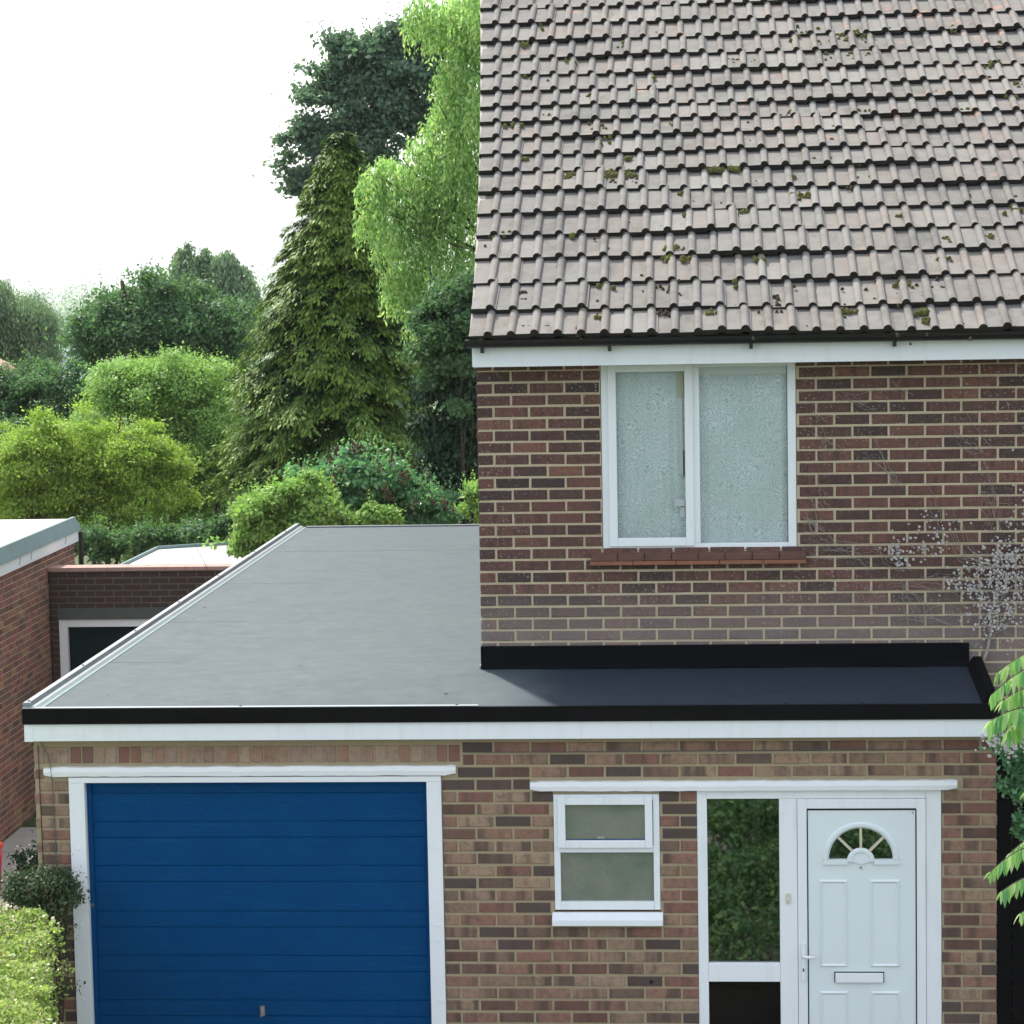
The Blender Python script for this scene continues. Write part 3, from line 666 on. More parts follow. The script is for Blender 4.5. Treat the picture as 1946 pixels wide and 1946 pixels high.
clods('moss_clod', 'moss_brown', [(982, 552, 5, 10), (990, 565, 3, 4), (1000, 618, 5, 5), (1040, 620, 5, 6), (1090, 622, 7, 9), (1088, 632, 6, 6), (1145, 612, 4, 5), (1250, 590, 7, 12), (1262, 545, 7, 10),
    (1228, 548, 5, 5), (1282, 556, 4, 5), (1465, 560, 4, 6), (1470, 575, 4, 5), (1240, 540, 30, 12), (1140, 585, 30, 10), (1735, 558, 7, 8), (1610, 335, 5, 8), (1605, 355, 4, 6), (1035, 218, 4, 6),
    (1365, 222, 5, 4), (1240, 60, 6, 5), (1290, 470, 9, 8), (1070, 340, 20, 10), (1180, 343, 20, 14), (1580, 560, 40, 10), (1750, 540, 30, 10), (1460, 590, 60, 14), (1680, 610, 90, 14), (1100, 500, 90, 8), (1400, 420, 160, 12), (1500, 250, 200, 14)], 0, .012, house)

# ------------------------------------------------------------------ GARAGE EXTENSION
ext = thing('garage_extension', 'flat-roofed brick garage and porch with blue door, black roof edge and white fascia', 'garage')
WY = -.80; WX0, WX1 = -2.716, 3.157
GD = (-2.50, -.19, -.4, 1.950); SW = (.487, 1.134, 1.10, 1.83); DR = (1.358, 2.830, -.4, 1.858)
CB = 1.922
wall_core('wall', 'mort_lo', ext, WX0+.006, WX1-.006, -.4, 2.20, WY+.006, WY+.25, [GD, SW, DR])
cour = .0765; ztop = CB+3*cour
solder = (WX0-.01, -.06, 2.012, 2.16)
lint1 = (-2.652, -.10, 1.95, 2.013); lint2 = (.349, 2.921, 1.848, 1.912)
lo = bond(WX0, WX1, ztop, 34, [GD, SW, DR, solder, lint1, lint2], pitch=.2255, course=cour, phase=.133-WX0-.2255*14+.003)
lay(ext, lo, WY, 'brick_lo', 'brick_lo_s', lambda x, z: z > .38)
i = 0; x = WX0+.005
while x < -.09:     # row of headers on edge over the garage door
    w = .066; me = brick_mesh(w, .102, .1, i % 3)
    if not me.materials: me.materials.append(None)
    o = bpy.data.objects.new('brick', me); COL.objects.link(o); o.parent = ext; o.material_slots[0].link = 'OBJECT'; o.material_slots[0].material = M['brick_so']
    o.location = (x+w/2, WY+rnd.uniform(-.002, .001), 2.034); o.rotation_euler = (0, rnd.uniform(-.02, .02), 0)
    x += .0755; i += 1
wall_core('side_wall', 'mort_lo', ext, -.7, 9.7, -1.6, 2.20, 2.466, 2.706, [], axis='x') if False else MB().box(WX0+.006, WX0+.25, WY+.252, 9.7, -1.6, 2.2).build('side_wall', 'mort_lo', ext)
lay(ext, bond(WY+.11, 9.7, ztop, 44, [], course=cour), WX0, 'brick_lo', 'brick_lo_s', lambda x, z: False, axis='-x')
MB().box(WX1-.25, WX1-.006, WY+.252, -.004, -.4, 2.2).build('side_wall', 'mort_lo', ext)
MB().box(WX0+.252, -.004, 9.45, 9.7, -1.6, 2.2).build('rear_wall', 'mort_lo', ext)
# roof deck as one draped sheet with thickness
def sst(t): t = min(max(t, 0), 1); return t*t*(3-2*t)
def dz(x, y): return 2.385+.095*sst((x+2.2)/2.2)*min(max((y+.885)/.885, 0), 1)*(1 if y <= 0 else max(0, 1-y/6))
def deck_part(name, xs_, ys_):
    n1 = len(xs_); V = [(x, y, dz(x, y)) for y in ys_ for x in xs_]; V += [(x, y, z-.03) for x, y, z in V]; h = n1*len(ys_); F = []
    for j in range(len(ys_)-1):
        for i in range(n1-1):
            a = j*n1+i; F.append((a, a+1, a+1+n1, a+n1)); F.append((h+a, h+a+n1, h+a+1+n1, h+a+1))
    for i in range(n1-1): F.append((i, h+i, h+i+1, i+1)); a = (len(ys_)-1)*n1+i; F.append((a, a+1, h+a+1, h+a))
    for j in range(len(ys_)-1): a = j*n1; F.append((a, a+n1, h+a+n1, h+a)); a += n1-1; F.append((a, h+a, h+a+n1, a+n1))
    m = bpy.data.meshes.new(name); m.from_pydata(V, [], F); m.update(); o = link(name, m, 'deck', ext)
    return o
lx = [-2.70+.1*i for i in range(28)]
deck_part('roof_deck', [v for v in lx if v < -.01]+[-.003], [-.884, -.6, -.4, -.2, 0, .3, 1, 2, 4, 6, 8, 9.79])
o = deck_part('roof_deck', [-.0029+i*(3.1+.0029)/31 for i in range(32)], [-.884, -.6, -.4, -.2, -.003]); o['label'] = 'roof deck over the porch with house shade painted dark'
for yy, w_ in ((.95, .012), (2.9, .010), (5.2, .012), (7.6, .012)):
    MB().box(-2.64, -.02, yy, yy+w_, dz(-2.6, 3)-.004, dz(-2.6, 3)+.0016+.078*(1-yy/6 if yy < 6 else 0)*0).build('roof_seam', 'seam', ext)
mb = MB()
for _ in range(60):
    x_, y_ = rnd.uniform(-2.6, 3.0), rnd.uniform(-.85, 9.5)
    if x_ > -.05: y_ = rnd.uniform(-.85, -.1)
    z_ = dz(x_, y_)+.0015; r_ = rnd.uniform(.004, .012); a_ = rnd.random()*3
    mb.add([(x_+r_*math.cos(a_+k*1.57)*(1 if k % 2 else 2), y_+r_*math.sin(a_+k*1.57), z_+rnd.uniform(0, .004)) for k in range(4)], [(0, 1, 2, 3)])
o = mb.build('leaf_litter', 'bark', ext); o['kind'] = 'stuff'
# black drip edge + white fascia
MB().extr([(-.915, 2.297), (-.885, 2.297), (-.885, 2.388), (-.905, 2.394), (-.915, 2.390)], -2.745, 3.165).build('roof_edge', 'trim_black', ext, .003)
MB().extr([(-.912, 2.3945), (-.87, 2.3945), (-.87, 2.3985), (-.912, 2.3985)], -2.742, .05).build('edge_cap', 'trim_grey', ext)
fb = MB().box(-2.735, 3.143, -.900, -.805, 2.190, 2.296).build('fascia_board', 'white', ext, .003)
box('joint_cover', 'white', fb, -2.738, -2.684, -.903, -.897, 2.188, 2.295, .001)
box('soffit', 'white', ext, -2.73, 3.14, -.804, -.79, 2.186, 2.2)
# left kerb: raised grey metal trim, with dark screws
kerb = MB().extry([(-2.745, 2.30), (-2.745, 2.425), (-2.715, 2.43), (-2.698, 2.425), (-2.696, 2.405), (-2.672, 2.402), (-2.655, 2.386), (-2.655, 2.37), (-2.73, 2.30)], -.884, 9.8).build('kerb_trim', 'trim_grey', ext)
MB().extry([(-2.704, 2.4262), (-2.699, 2.4262), (-2.699, 2.430), (-2.704, 2.430)], -.86, 9.8).build('groove', 'screw', kerb)
MB().extry([(-2.654, 2.3862), (-2.632, 2.3862), (-2.632, 2.3885), (-2.654, 2.3885)], -.86, 9.8).build('felt_lap', 'lead', kerb)
for yy in (-.84, .55, 2.15, 3.72, 5.4, 7.2, 9.0):
    MB().tube([(-2.718, yy, 2.425), (-2.718, yy, 2.436)], .009, 8).build('screw', 'screw', kerb)
for xx in (-1.40, -.08, 1.9, 2.36):
    MB().tube([(xx, -.878, 2.388), (xx, -.878, 2.403)], .009, 8).build('screw', 'screw', ext)
MB().box(-2.63, -.003, 9.76, 9.80, 2.388, 2.40).build('rear_edge', 'trim_grey', ext)
# black upstand against the house
mb = MB(); pts = 24
for i in range(pts):
    a = -.004+3.079*i/pts; b = -.004+3.079*(i+1)/pts
    za = 2.475-.012*math.sin(i*.9)-(.015 if i < 2 else 0)
    mb.add([(a, -.016, 2.619), (b, -.016, 2.619), (b, -.002, 2.622), (a, -.002, 2.622), (a, -.020, 2.50), (b, -.020, 2.50), (a, -.05, za), (b, -.05, za), (a, -.002, 2.47), (b, -.002, 2.47)],
           [(0, 1, 2, 3), (4, 5, 1, 0), (6, 7, 5, 4), (8, 9, 7, 6)])
mb.add([(3.075, -.016, 2.619), (3.075, -.002, 2.622), (3.075, -.002, 2.47), (3.075, -.02, 2.5)], [(0, 1, 2, 3)])
mb.build('flashing', 'felt_black', ext)
MB().box(-.012, -.0035, -.02, 9.7, 2.40, 2.50).build('side_flashing', 'trim_grey', ext)
mb = MB().extry([(3.06, 2.386), (3.10, 2.44), (3.15, 2.44), (3.165, 2.36), (3.06, 2.36)], -.884, -.02); 
mb.v = [(v[0], v[1], v[2]+.10*(v[1]+.884)/.88) for v in mb.v]; mb.build('verge_kerb', 'felt_black', ext, .006)
# painted timber lintels
def rough_beam(name, x0, x1, z0, z1):
    mb = MB(); N = 40; o_ = 0
    rows = []
    for i in range(N+1):
        x = x0+(x1-x0)*i/N; e = .010 if i in (0, N) else 0; t = rnd.uniform(-.002, .003)
        rows.append([(x, WY+.02, z0), (x, WY-.022+e, z0+.002+rnd.uniform(-.002, .002)+e), (x, WY-.026+e, (z0+z1)/2+t), (x, WY-.020+e, z1-.003+t-e), (x, WY+.02, z1+t)])
    for r_ in rows: mb.v += r_
    for i in range(N):
        for k in range(5): mb.f.append((i*5+k, (i+1)*5+k, (i+1)*5+(k+1) % 5, i*5+(k+1) % 5))
    mb.f.append((0, 1, 2, 3, 4)); mb.f.append(tuple(N*5+k for k in (4, 3, 2, 1, 0)))
    return mb.build(name, 'paint', ext)
rough_beam('lintel', -2.652, -.102, 1.952, 2.013); rough_beam('lintel', .349, 2.921, 1.850, 1.912)
# garage door
mb = MB().box(-2.497, -2.400, WY-.015, WY+.10, -.3, 1.912); mb.box(-.283, -.193, WY-.015, WY+.10, -.3, 1.912); mb.box(-2.497, -.193, WY-.015, WY+.10, 1.9125, 1.947)
gf = mb.build('garage_door_frame', 'paint', ext, .004)
for zz_ in (1.02, .93, .55, 1.5):
    for xx in (-2.45, -.235): MB().tube([(xx, WY-.021, zz_), (xx, WY-.012, zz_)], .009, 8).build('bolt', 'paint', gf)
gdoor = box('garage_door', 'blue', ext, -2.398, -.285, WY+.055, WY+.085, -.28, 1.910, 0); gdoor['label'] = 'dark blue up-and-over garage door of horizontal boards'
z = 1.905; hs = [.068, .178, .100, .178, .100, .186, .100, .180, .102, .182, .100, .182, .102, .182, .102, .182, .102]
for i, h in enumerate(hs):
    if z-h < -.29: h = z+.28
    if h < .02: break
    wide = h > .15
    MB().extr([(WY+.054, z-.003), (WY+.0475, z-.004), (WY+.047, z-h+.003), (WY+.0495, z-h+.0015), (WY+.054, z-h+.0015)], -2.365, -.305).build('board', 'blue', gdoor, .0015)
    z -= h
box('stile', 'blue', gdoor, -2.396, -2.368, WY+.036, WY+.054, -.28, 1.905, .002); box('stile', 'blue', gdoor, -.303, -.287, WY+.036, WY+.054, -.28, 1.905, .002)
MB().tube([(-1.338, WY+.022, .50), (-1.338, WY+.022, .44)], .017, 10).build('handle_plate', 'metal', gdoor)
MB().tube([(-1.338, WY+.02, .485), (-1.338, WY+.0, .485), (-1.334, WY-.005, .47), (-1.345, WY-.005, .44)], .006, 8).build('handle', 'metal', gdoor)
# small window
mb = frame_mb(.489, 1.132, 1.112, 1.828, WY+.004, WY+.07, .038, wb=.050); mb.box(.527, 1.094, WY+.0045, WY+.0695, 1.468, 1.512)
w2 = mb.build('window', 'white', ext, .004); w2['label'] = 'small white porch window with top-hung sash'
frame_mb(.515, 1.090, 1.500, 1.812, WY-.016, WY+.02, .046).build('sash', 'white', w2, .005)
pane('pane', 'frost', w2, .560, 1.045, 1.545, 1.768, WY+.01); pane('pane', 'frost', w2, .520, 1.098, 1.158, 1.470, WY+.03)
box('pane_strip', 'blue', w2, .56, 1.045, WY+.002, WY+.009, 1.546, 1.550, 0)
box('handle', 'metal', w2, .75, .80, WY+.001, WY+.009, 1.552, 1.566)
MB().extr([(WY-.055, 1.026), (WY-.055, 1.062), (WY+.003, 1.098), (WY+.003, 1.026)], .472, 1.147).build('sill', 'white', w2, .003)
# no plant stands here; its reflection is green mottling in the pane colour
# front door set
mb = MB().box(1.360, 1.420, WY+.004, WY+.075, -.28, 1.852); mb.box(2.735, 2.826, WY+.004, WY+.075, -.28, 1.852)
mb.box(1.4205, 2.7345, WY+.0045, WY+.0745, 1.797, 1.8515); mb.box(1.855, 1.962, WY+.003, WY+.0745, -.28, 1.7965)
mb.box(1.4205, 1.8545, WY+.0045, WY+.0745, .665, .778); mb.box(1.4205, 1.8545, WY+.0045, WY+.0745, -.28, -.20)
dfm = mb.build('door_frame', 'white', ext, .004)
sp = pane('pane', 'glassdk', dfm, 1.418, 1.857, .775, 1.80, WY+.035); pane('pane', 'glassblk', dfm, 1.418, 1.857, -.2, .667, WY+.035)
frame_mb(1.964, 2.733, -.275, 1.795, WY-.004, WY+.06, .058).build('inner_frame', 'white', dfm, .004)
bell = box('doorbell', 'cream', ext, 1.893, 1.918, WY-.009, WY+.0025, 1.155, 1.215); box('button', 'white', bell, 1.900, 1.911, WY-.013, WY-.0095, 1.175, 1.19)
# door leaf with real fanlight opening
door = None
cxd, czd, R_ = 2.344, 1.425, .200
mb = MB(); N = 24; x0, x1, z0, z1 = 2.028, 2.670, -.20, 1.726; yf = WY-.002; yb_ = WY+.04
arc = [(cxd-R_*math.cos(math.pi*k/N), czd+R_*.98*math.sin(math.pi*k/N)) for k in range(N+1)]
rect_top = []
for k in range(N+1):
    t = math.pi*k/N; c_, s_2 = -math.cos(t), math.sin(t); kx = (cxd-x0 if c_ < 0 else x1-cxd)/max(abs(c_), 1e-6); kz = (z1-czd)/max(s_2, 1e-6); q = min(kx, kz)
    rect_top.append((cxd+c_*q, czd+s_2*q))
for y in (yf, yb_):
    o_ = len(mb.v)
    mb.v += [(a, y, b) for a, b in arc]+[(a, y, b) for a, b in rect_top]
    for k in range(N): mb.f.append((o_+k, o_+k+1, o_+N+1+k+1, o_+N+1+k))
    o_ = len(mb.v); mb.v += [(x0, y, z0), (x1, y, z0), (x1, y, czd), (cxd+R_, y, czd), (cxd-R_, y, czd), (x0, y, czd)]; mb.f.append(tuple(range(o_, o_+6)))
o_ = len(mb.v); mb.v += [(a, yf, b) for a, b in arc]+[(a, yb_, b) for a, b in arc]
for k in range(N): mb.f.append((o_+k, o_+k+1, o_+N+1+k+1, o_+N+1+k))
mb.f.append((o_, o_+N, o_+2*N+1, o_+N+1))
# corner fill triangles
for y in (yf, yb_):
    for cx_, i0 in ((x0, None), (x1, None)):
        pass
m = mb.me('front_door'); door = link('front_door', m, 'whitedoor', ext); door['label'] = 'white panelled front door with half-round fanlight'
mbk = MB()   # fill the two upper corner notches (thin wedges) and the rim
for sx in (-1, 1):
    X = x0 if sx < 0 else x1
    pr2 = [p for p in rect_top if (p[0]-cxd)*sx > 0]; near = min(pr2, key=lambda p: abs(p[1]-z1)+abs(p[0]-X))
mbk = frame_mb(x0-.001, x1+.001, z0, z1+.001, yf+.001, yb_, .012); mbk.build('door_edge', 'whitedoor', door)
box('gap', 'dark', door, x0-.008, x0-.0015, WY-.0052, WY+.03, z0, z1+.006, 0); box('gap', 'dark', door, x1+.0015, x1+.008, WY-.0052, WY+.03, z0, z1+.006, 0); box('gap', 'dark', door, x0-.0015, x1+.0015, WY-.0052, WY+.03, z1+.0015, z1+.006, 0)
# fan moulding
mb = MB(); 
def arc_tube(mb, cx_, cz_, r, w, d, y, a0=0, a1=math.pi, N=20):
    o_ = len(mb.v)
    for k in range(N+1):
        a = a0+(a1-a0)*k/N; c_, s_ = math.cos(a), math.sin(a)
        mb.v += [(cx_+(r-w/2)*c_, y, cz_+(r-w/2)*s_), (cx_+(r-w/5)*c_, y-d, cz_+(r-w/5)*s_), (cx_+(r+w/5)*c_, y-d, cz_+(r+w/5)*s_), (cx_+(r+w/2)*c_, y, cz_+(r+w/2)*s_)]
    for k in range(N):
        for q in range(3): mb.f.append((o_+4*k+q, o_+4*k+q+1, o_+4*k+5+q, o_+4*k+4+q))
arc_tube(mb, cxd, czd, R_+.012, .040, .013, yf-.0005)
arc_tube(mb, cxd, czd-.012, .066, .036, .014, yf-.0005)
mb.box(cxd-R_-.03, cxd-.078, yf-.012, yf-.0008, czd-.030, czd-.002); mb.box(cxd+.078, cxd+R_+.03, yf-.012, yf-.0008, czd-.030, czd-.002)
fan = mb.build('fanlight', 'whitedoor', door, smooth=False)
mb = MB()
NN = 12; mb.v.append((cxd, yf-.009, czd-.03)); 
for k in range(NN+1): mb.v.append((cxd+.056*math.cos(math.pi*k/NN), yf-.009, czd-.012+.056*math.sin(math.pi*k/NN)))
for k in range(NN): mb.f.append((0, k+1, k+2))
mb.build('fan_hub', 'whitedoor', door)
for a in (45, 90, 135):
    a = rad(a); d = Vector((math.cos(a), 0, math.sin(a))); n_ = Vector((-d.z, 0, d.x))*.007; p0 = Vector((cxd, 0, czd))+d*.06; p1 = Vector((cxd, 0, czd))+d*(R_+.002)
    MB().add([(p.x+s*n_.x, y, p.z+s*n_.z) for y in (yf-.006, yf+.012) for p, s in ((p0, 1), (p0, -1), (p1, -1), (p1, 1))], [(0, 1, 2, 3), (7, 6, 5, 4), (0, 4, 5, 1), (1, 5, 6, 2), (2, 6, 7, 3), (3, 7, 4, 0)]).build('glazing_bar', 'cream', door)
for q in range(4):
    a0 = math.pi*q/4+.01; a1 = math.pi*(q+1)/4-.01; mb = MB(); mb.v.append((cxd, WY+.013, czd)); 
    for k in range(7): a = a0+(a1-a0)*k/6; mb.v.append((cxd+(R_+.004)*math.cos(a), WY+.013, czd+(R_+.004)*math.sin(a)))
    for k in range(6): mb.f.append((0, k+1, k+2))
    mb.build('pane', 'glassdk', door)
for (a, b, c_, d_) in ((2.092, 2.264, .760, 1.300), (2.396, 2.576, .760, 1.300), (2.092, 2.264, -.10, .610), (2.396, 2.576, -.10, .610)):
    mb = MB(); yy = yf
    for (r0, r1, h0, h1) in ((0, .010, 0, .012), (.010, .022, .012, .0035), (.022, .030, .0035, .0045)):
        q0 = [(a+r0, yy-h0, c_+r0), (b-r0, yy-h0, c_+r0), (b-r0, yy-h0, d_-r0), (a+r0, yy-h0, d_-r0)]; q1 = [(a+r1, yy-h1, c_+r1), (b-r1, yy-h1, c_+r1), (b-r1, yy-h1, d_-r1), (a+r1, yy-h1, d_-r1)]
        mb.add(q0+q1, [(0, 1, 5, 4), (1, 2, 6, 5), (2, 3, 7, 6), (3, 0, 4, 7)])
    mb.add([(a+.03, yy-.0045, c_+.03), (b-.03, yy-.0045, c_+.03), (b-.03, yy-.0045, d_-.03), (a+.03, yy-.0045, d_-.03)], [(0, 1, 2, 3)])
    mb.build('raised_panel', 'whitedoor', door)
lp = box('letter_plate', 'white', door, 2.186, 2.474, WY-.022, WY-.004, .668, .725, .003); box('letter_plate_shadow_gap', 'dark', door, 2.180, 2.480, WY-.006, WY-.0028, .664, .731, 0)
MB().tube([(cxd, WY-.012, 1.375), (cxd, WY, 1.375)], .007, 10).build('peephole', 'metal', door)
h = box('handle_plate', 'white', door, 1.984, 2.004, WY-.020, WY-.0045, .675, .91, .003)
MB().tube([(1.994, WY-.018, .835), (1.994, WY-.05, .835), (2.02, WY-.055, .833), (2.06, WY-.052, .832)], .010, 8).build('handle', 'white', door, smooth=True)
box('keyhole', 'dark', door, 1.990, 1.998, WY-.0215, WY-.019, .735, .755, 0)
box('interior', 'room', ext, 1.36, 2.83, WY+.40, WY+.41, -.3, 1.9); box('threshold', 'conc', ext, 1.34, 2.85, WY-.12, WY+.003, -.284, -.235)
# cables and an airhole
MB().tube([(-2.67, WY-.012, 2.185), (-2.62, WY-.012, 2.09), (-2.60, WY-.034, 2.01), (-2.597, WY-.034, 1.955), (-2.598, WY-.01, 1.93), (-2.590, WY-.008, 1.2), (-2.585, WY-.008, .9)], .003, 5).build('cable', 'cable', ext)
MB().tube([(-.05, WY-.007, 2.093), (.6, WY-.007, 2.092), (1.6, WY-.007, 2.096), (2.6, WY-.007, 2.099), (3.15, WY-.007, 2.098)], .0028, 5).build('cable', 'cable', ext)
MB().tube([(-2.682, WY-.004, 2.15), (-2.678, WY-.004, 1.6), (-2.670, WY-.004, 1.1)], .0022, 4).build('crack', 'dark', ext)
MB().tube([(1.07, WY-.003, .665), (1.07, WY-.0005, .665)], .012, 8).build('vent_hole', 'dark', ext)

# ------------------------------------------------------------------ NEIGHBOUR'S BLOCK on the left
nb = thing('neighbour_garage', 'red-brown brick garage at left edge with pale flat roof and white fascia', 'garage')
NX = -6.44
MB().box(-11, NX-.006, 2.0, 15.34, -1.7, 1.70).build('wall', 'mort_nb', nb)
brs = bond(2.0, 15.345, 1.655, 40, [])
def laynb():
    vis = [b for b in brs if b[0] > 11.0 and b[1] > -1.3]; rest = [b for b in brs if not (b[0] > 11.0 and b[1] > -1.3)]
    vis.sort(key=lambda b: -b[1]); rest += vis[300:]; vis = vis[:300]
    for x, z, L in vis:
        me = brick_mesh(round(L/.005)*.005, .065, .1, rnd.randrange(3))
        if not me.materials: me.materials.append(None)
        o = bpy.data.objects.new('brick', me); COL.objects.link(o); o.parent = nb; o.material_slots[0].link = 'OBJECT'; o.material_slots[0].material = M['brick_nb']
        o.location = (NX+rnd.uniform(-.002, .002), x, z); o.rotation_euler = (0, 0, math.pi/2)
    base = brick_mesh(.215, .065, .1, 0); mb = MB()
    for x, z, L in rest: mb.add([(NX-v.co.y, x+v.co.x*L/.215, z+v.co.z) for v in base.vertices], [tuple(p.vertices) for p in base.polygons])
    o = mb.build('brick', 'brick_nb_s', nb); o['kind'] = 'stuff'
laynb()
MB().box(NX+.001, NX+.035, 1.9, 15.50, 1.665, 1.80).build('fascia_board', 'paint', nb, .002)
MB().extry([(NX-.12, 1.93), (NX-.06, 1.965), (NX-.02, 1.965), (NX+.055, 1.80), (NX+.03, 1.79), (NX-.12, 1.79)], 1.9, 15.52).build('roof_edge', 'lead', nb)
MB().box(-11, NX-.06, 1.95, 15.46, 1.86, 1.945).build('roof_deck', 'pale_felt', nb)
for k, yy in enumerate((12.6, 13.1, 14.75)): MB().tube([(NX+.037, yy, 1.70), (NX+.037, yy+.04, 1.76), (NX+.037, yy+.02, 1.79)], .004, 4).build('crack', 'cable', nb)
MB().tube([(NX+.05, 15.46, 1.78), (NX+.05, 15.46, -1.4)], .035, 8).build('downpipe', 'gutter', nb)

rg = thing('rear_garage', 'dark brick garage with green door and white frame behind the blue-door garage', 'garage')
RY = 14.0
GO = (-6.335, -3.95, -1.4, .866)
wall_core('wall', 'mort_dk', rg, -6.41, -3.55, -1.7, 1.452, RY+.006, RY+.25, [GO])
b_ = bond(-6.425, -3.55, 1.435, 38, [GO, (-6.34, -3.9, .86, 1.012)])
lay(rg, b_, RY, 'brick_dk', 'brick_dk', lambda x, z: z > .2 and x < -3.8)
for i in range(12): x = -6.44+i*.24; MB().box(x+.002, x+.238, RY-.03, RY+.27, 1.4535, 1.50).build('coping_stone', 'coping_top', rg, .004)
MB().box(-6.33, -3.95, RY-.012, RY+.12, .868, 1.008).build('lintel', 'dkconc', rg, .003)
mb = MB().box(-6.33, -6.232, RY+.01, RY+.12, -1.4, .866); mb.box(-6.231, -3.95, RY+.01, RY+.12, .775, .866); mb.build('door_frame', 'paint', rg, .004)
gd2 = box('garage_door', 'green_door', rg, -6.232, -3.95, RY+.10, RY+.13, -1.4, .776, 0)
for i in range(14): z = .775-i*.15; box('board', 'green_door', gd2, -6.225, -3.96, RY+.088, RY+.0995, z-.146, z-.004, .002)
x0r = at(210, 1066, 14.3)[0]
MB().add([(x0r, 14.3, 1.41), (-3.2, 14.3, 1.41), (-3.2, 18.0, 1.41), (x0r+.05, 16.7, 1.41), (x0r, 14.3, 1.2), (-3.2, 14.3, 1.2), (-3.2, 18.0, 1.1), (x0r+.05, 16.7, 1.1)], [(0, 1, 2, 3), (4, 7, 6, 5), (0, 4, 5, 1), (1, 5, 6, 2), (2, 6, 7, 3), (3, 7, 4, 0)]).build('roof_deck', 'pale_felt', rg)
p0, p1 = Vector((x0r+.05, 16.7, 1.42)), Vector((-3.2, 18.0, 1.42)); MB().tube([p0, p1], .035, 6).build('roof_kerb', 'lead', rg); MB().tube([(x0r, 14.3, 1.42), p0], .03, 6).build('roof_kerb', 'lead', rg)
MB().box(x0r+.05, -3.3, 14.3, 15.9, -1.6, 1.19).build('side_wall', 'mort_dk', rg)
rb = thing('red_bin', 'bright red plastic bin just showing at the left edge beside the hedge', 'bin')
pb = at(-6, 1668, 8.4); zb_ = gz(0, 8.4)+.02
MB().tube([(pb[0]-.10, 8.4, zb_), (pb[0]-.10, 8.4, zb_+.30), (pb[0]-.10, 8.4, zb_+.44)], [.13, .155, .165], 20).build('body', 'redbin', rb, smooth=True)
MB().tube([(pb[0]-.10, 8.4, zb_+.44), (pb[0]-.10, 8.4, zb_+.47)], [.178, .172], 20).build('lid', 'redbin', rb)

# back fence
fe = thing('board_fence', 'dark weathered upright-board fence under the trees behind the pale flat roofs', 'fence')
for i in range(40):
    x = -9.2+i*.125; MB().box(x, x+.118, 19.0+rnd.uniform(-.01, .01), 19.02, -1.5, .95+rnd.uniform(-.02, .02)).build('board', 'fence', fe)
MB().box(-9.2, -4.2, 19.025, 19.07, .6, .68).build('rail', 'fence', fe)
# added fence right of the porch, deep shadow put into its near-black colour
df = thing('side_fence', 'near-black board fence right of the porch pier, added as deep shadow', 'fence')
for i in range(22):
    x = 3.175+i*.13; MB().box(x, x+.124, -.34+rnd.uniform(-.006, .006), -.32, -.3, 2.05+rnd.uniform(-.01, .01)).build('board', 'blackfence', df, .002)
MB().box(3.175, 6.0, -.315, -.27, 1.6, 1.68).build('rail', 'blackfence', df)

# ------------------------------------------------------------------ VEGETATION
def tree(name, label, cat, mat, Y, circ, n, L, base=None, r0=.12, tips=6, group=None, stems=1, far=True, **kw):
    t = thing(name, label, cat, group); B = blobs_px(Y, circ, far=far)
    crown('crown', t, mat, B, n, L, **kw)
    b = base or (sum(q[0] for q in B)/len(B), Y+.2); zb0 = gz(b[0], b[1])
    sel = [B[i] for i in np.linspace(0, len(B)-1, min(tips, len(B))).astype(int)]
    for k in range(stems):
        bb = (b[0]+k*.35-(stems-1)*.17, b[1]+(k % 2)*.2, zb0-.1)
        limbs('trunk', t, bb, [(q[0], q[1], q[2]) for q in (sel if stems == 1 else sel[k::stems] or sel[:1])], r0)
    return t, B
tree('yellow_green_tree', 'low yellow-green garden tree above the pale roof at far left', 'tree', 'lf_yel', 20.5,
     [(40, 880, 55), (110, 835, 52), (175, 860, 55), (240, 870, 50), (60, 950, 55), (140, 930, 50), (10, 930, 45), (215, 930, 45), (90, 800, 22), (20, 985, 30), (150, 985, 28), (185, 800, 25), (280, 900, 36), (250, 830, 40), (300, 860, 42), (310, 925, 40), (60, 830, 34), (300, 965, 32), (250, 985, 32), (200, 1000, 30), (330, 890, 26), (18, 800, 18), (70, 782, 16), (120, 775, 13), (160, 770, 18), (228, 785, 16), (290, 800, 18), (345, 870, 22), (352, 940, 20), (200, 760, 10), (30, 1010, 40), (110, 1010, 40)], 120000, .048, clump=.13, sr=(.26, .5), stems=3, r0=.07)
tree('mid_green_tree', 'fresh green bushy tree between the yellow-green tree and the golden cypress', 'tree', 'lf_mid', 22.5,
     [(235, 725, 54), (300, 708, 46), (350, 708, 46), (415, 715, 40), (170, 790, 36), (230, 740, 60), (290, 720, 50), (210, 800, 45), (350, 740, 50), (400, 720, 36), (430, 760, 45), (320, 800, 60), (400, 830, 65), (300, 880, 60), (380, 910, 60), (250, 700, 28), (440, 850, 40), (455, 800, 36), (470, 870, 34), (450, 920, 36), (200, 760, 30), (300, 960, 55), (230, 985, 45), (390, 985, 50), (330, 1020, 40), (250, 1030, 36), (410, 1020, 40), (365, 690, 20), (420, 690, 22), (180, 730, 25), (310, 690, 18), (270, 682, 14), (200, 690, 14), (235, 672, 10), (345, 672, 12), (375, 684, 14), (405, 668, 12), (455, 685, 16), (150, 755, 18), (478, 730, 20), (485, 790, 22), (140, 720, 10), (440, 700, 14), (380, 685, 12)],
     150000, .050, clump=.14, sr=(.24, .46), stems=4, r0=.09)
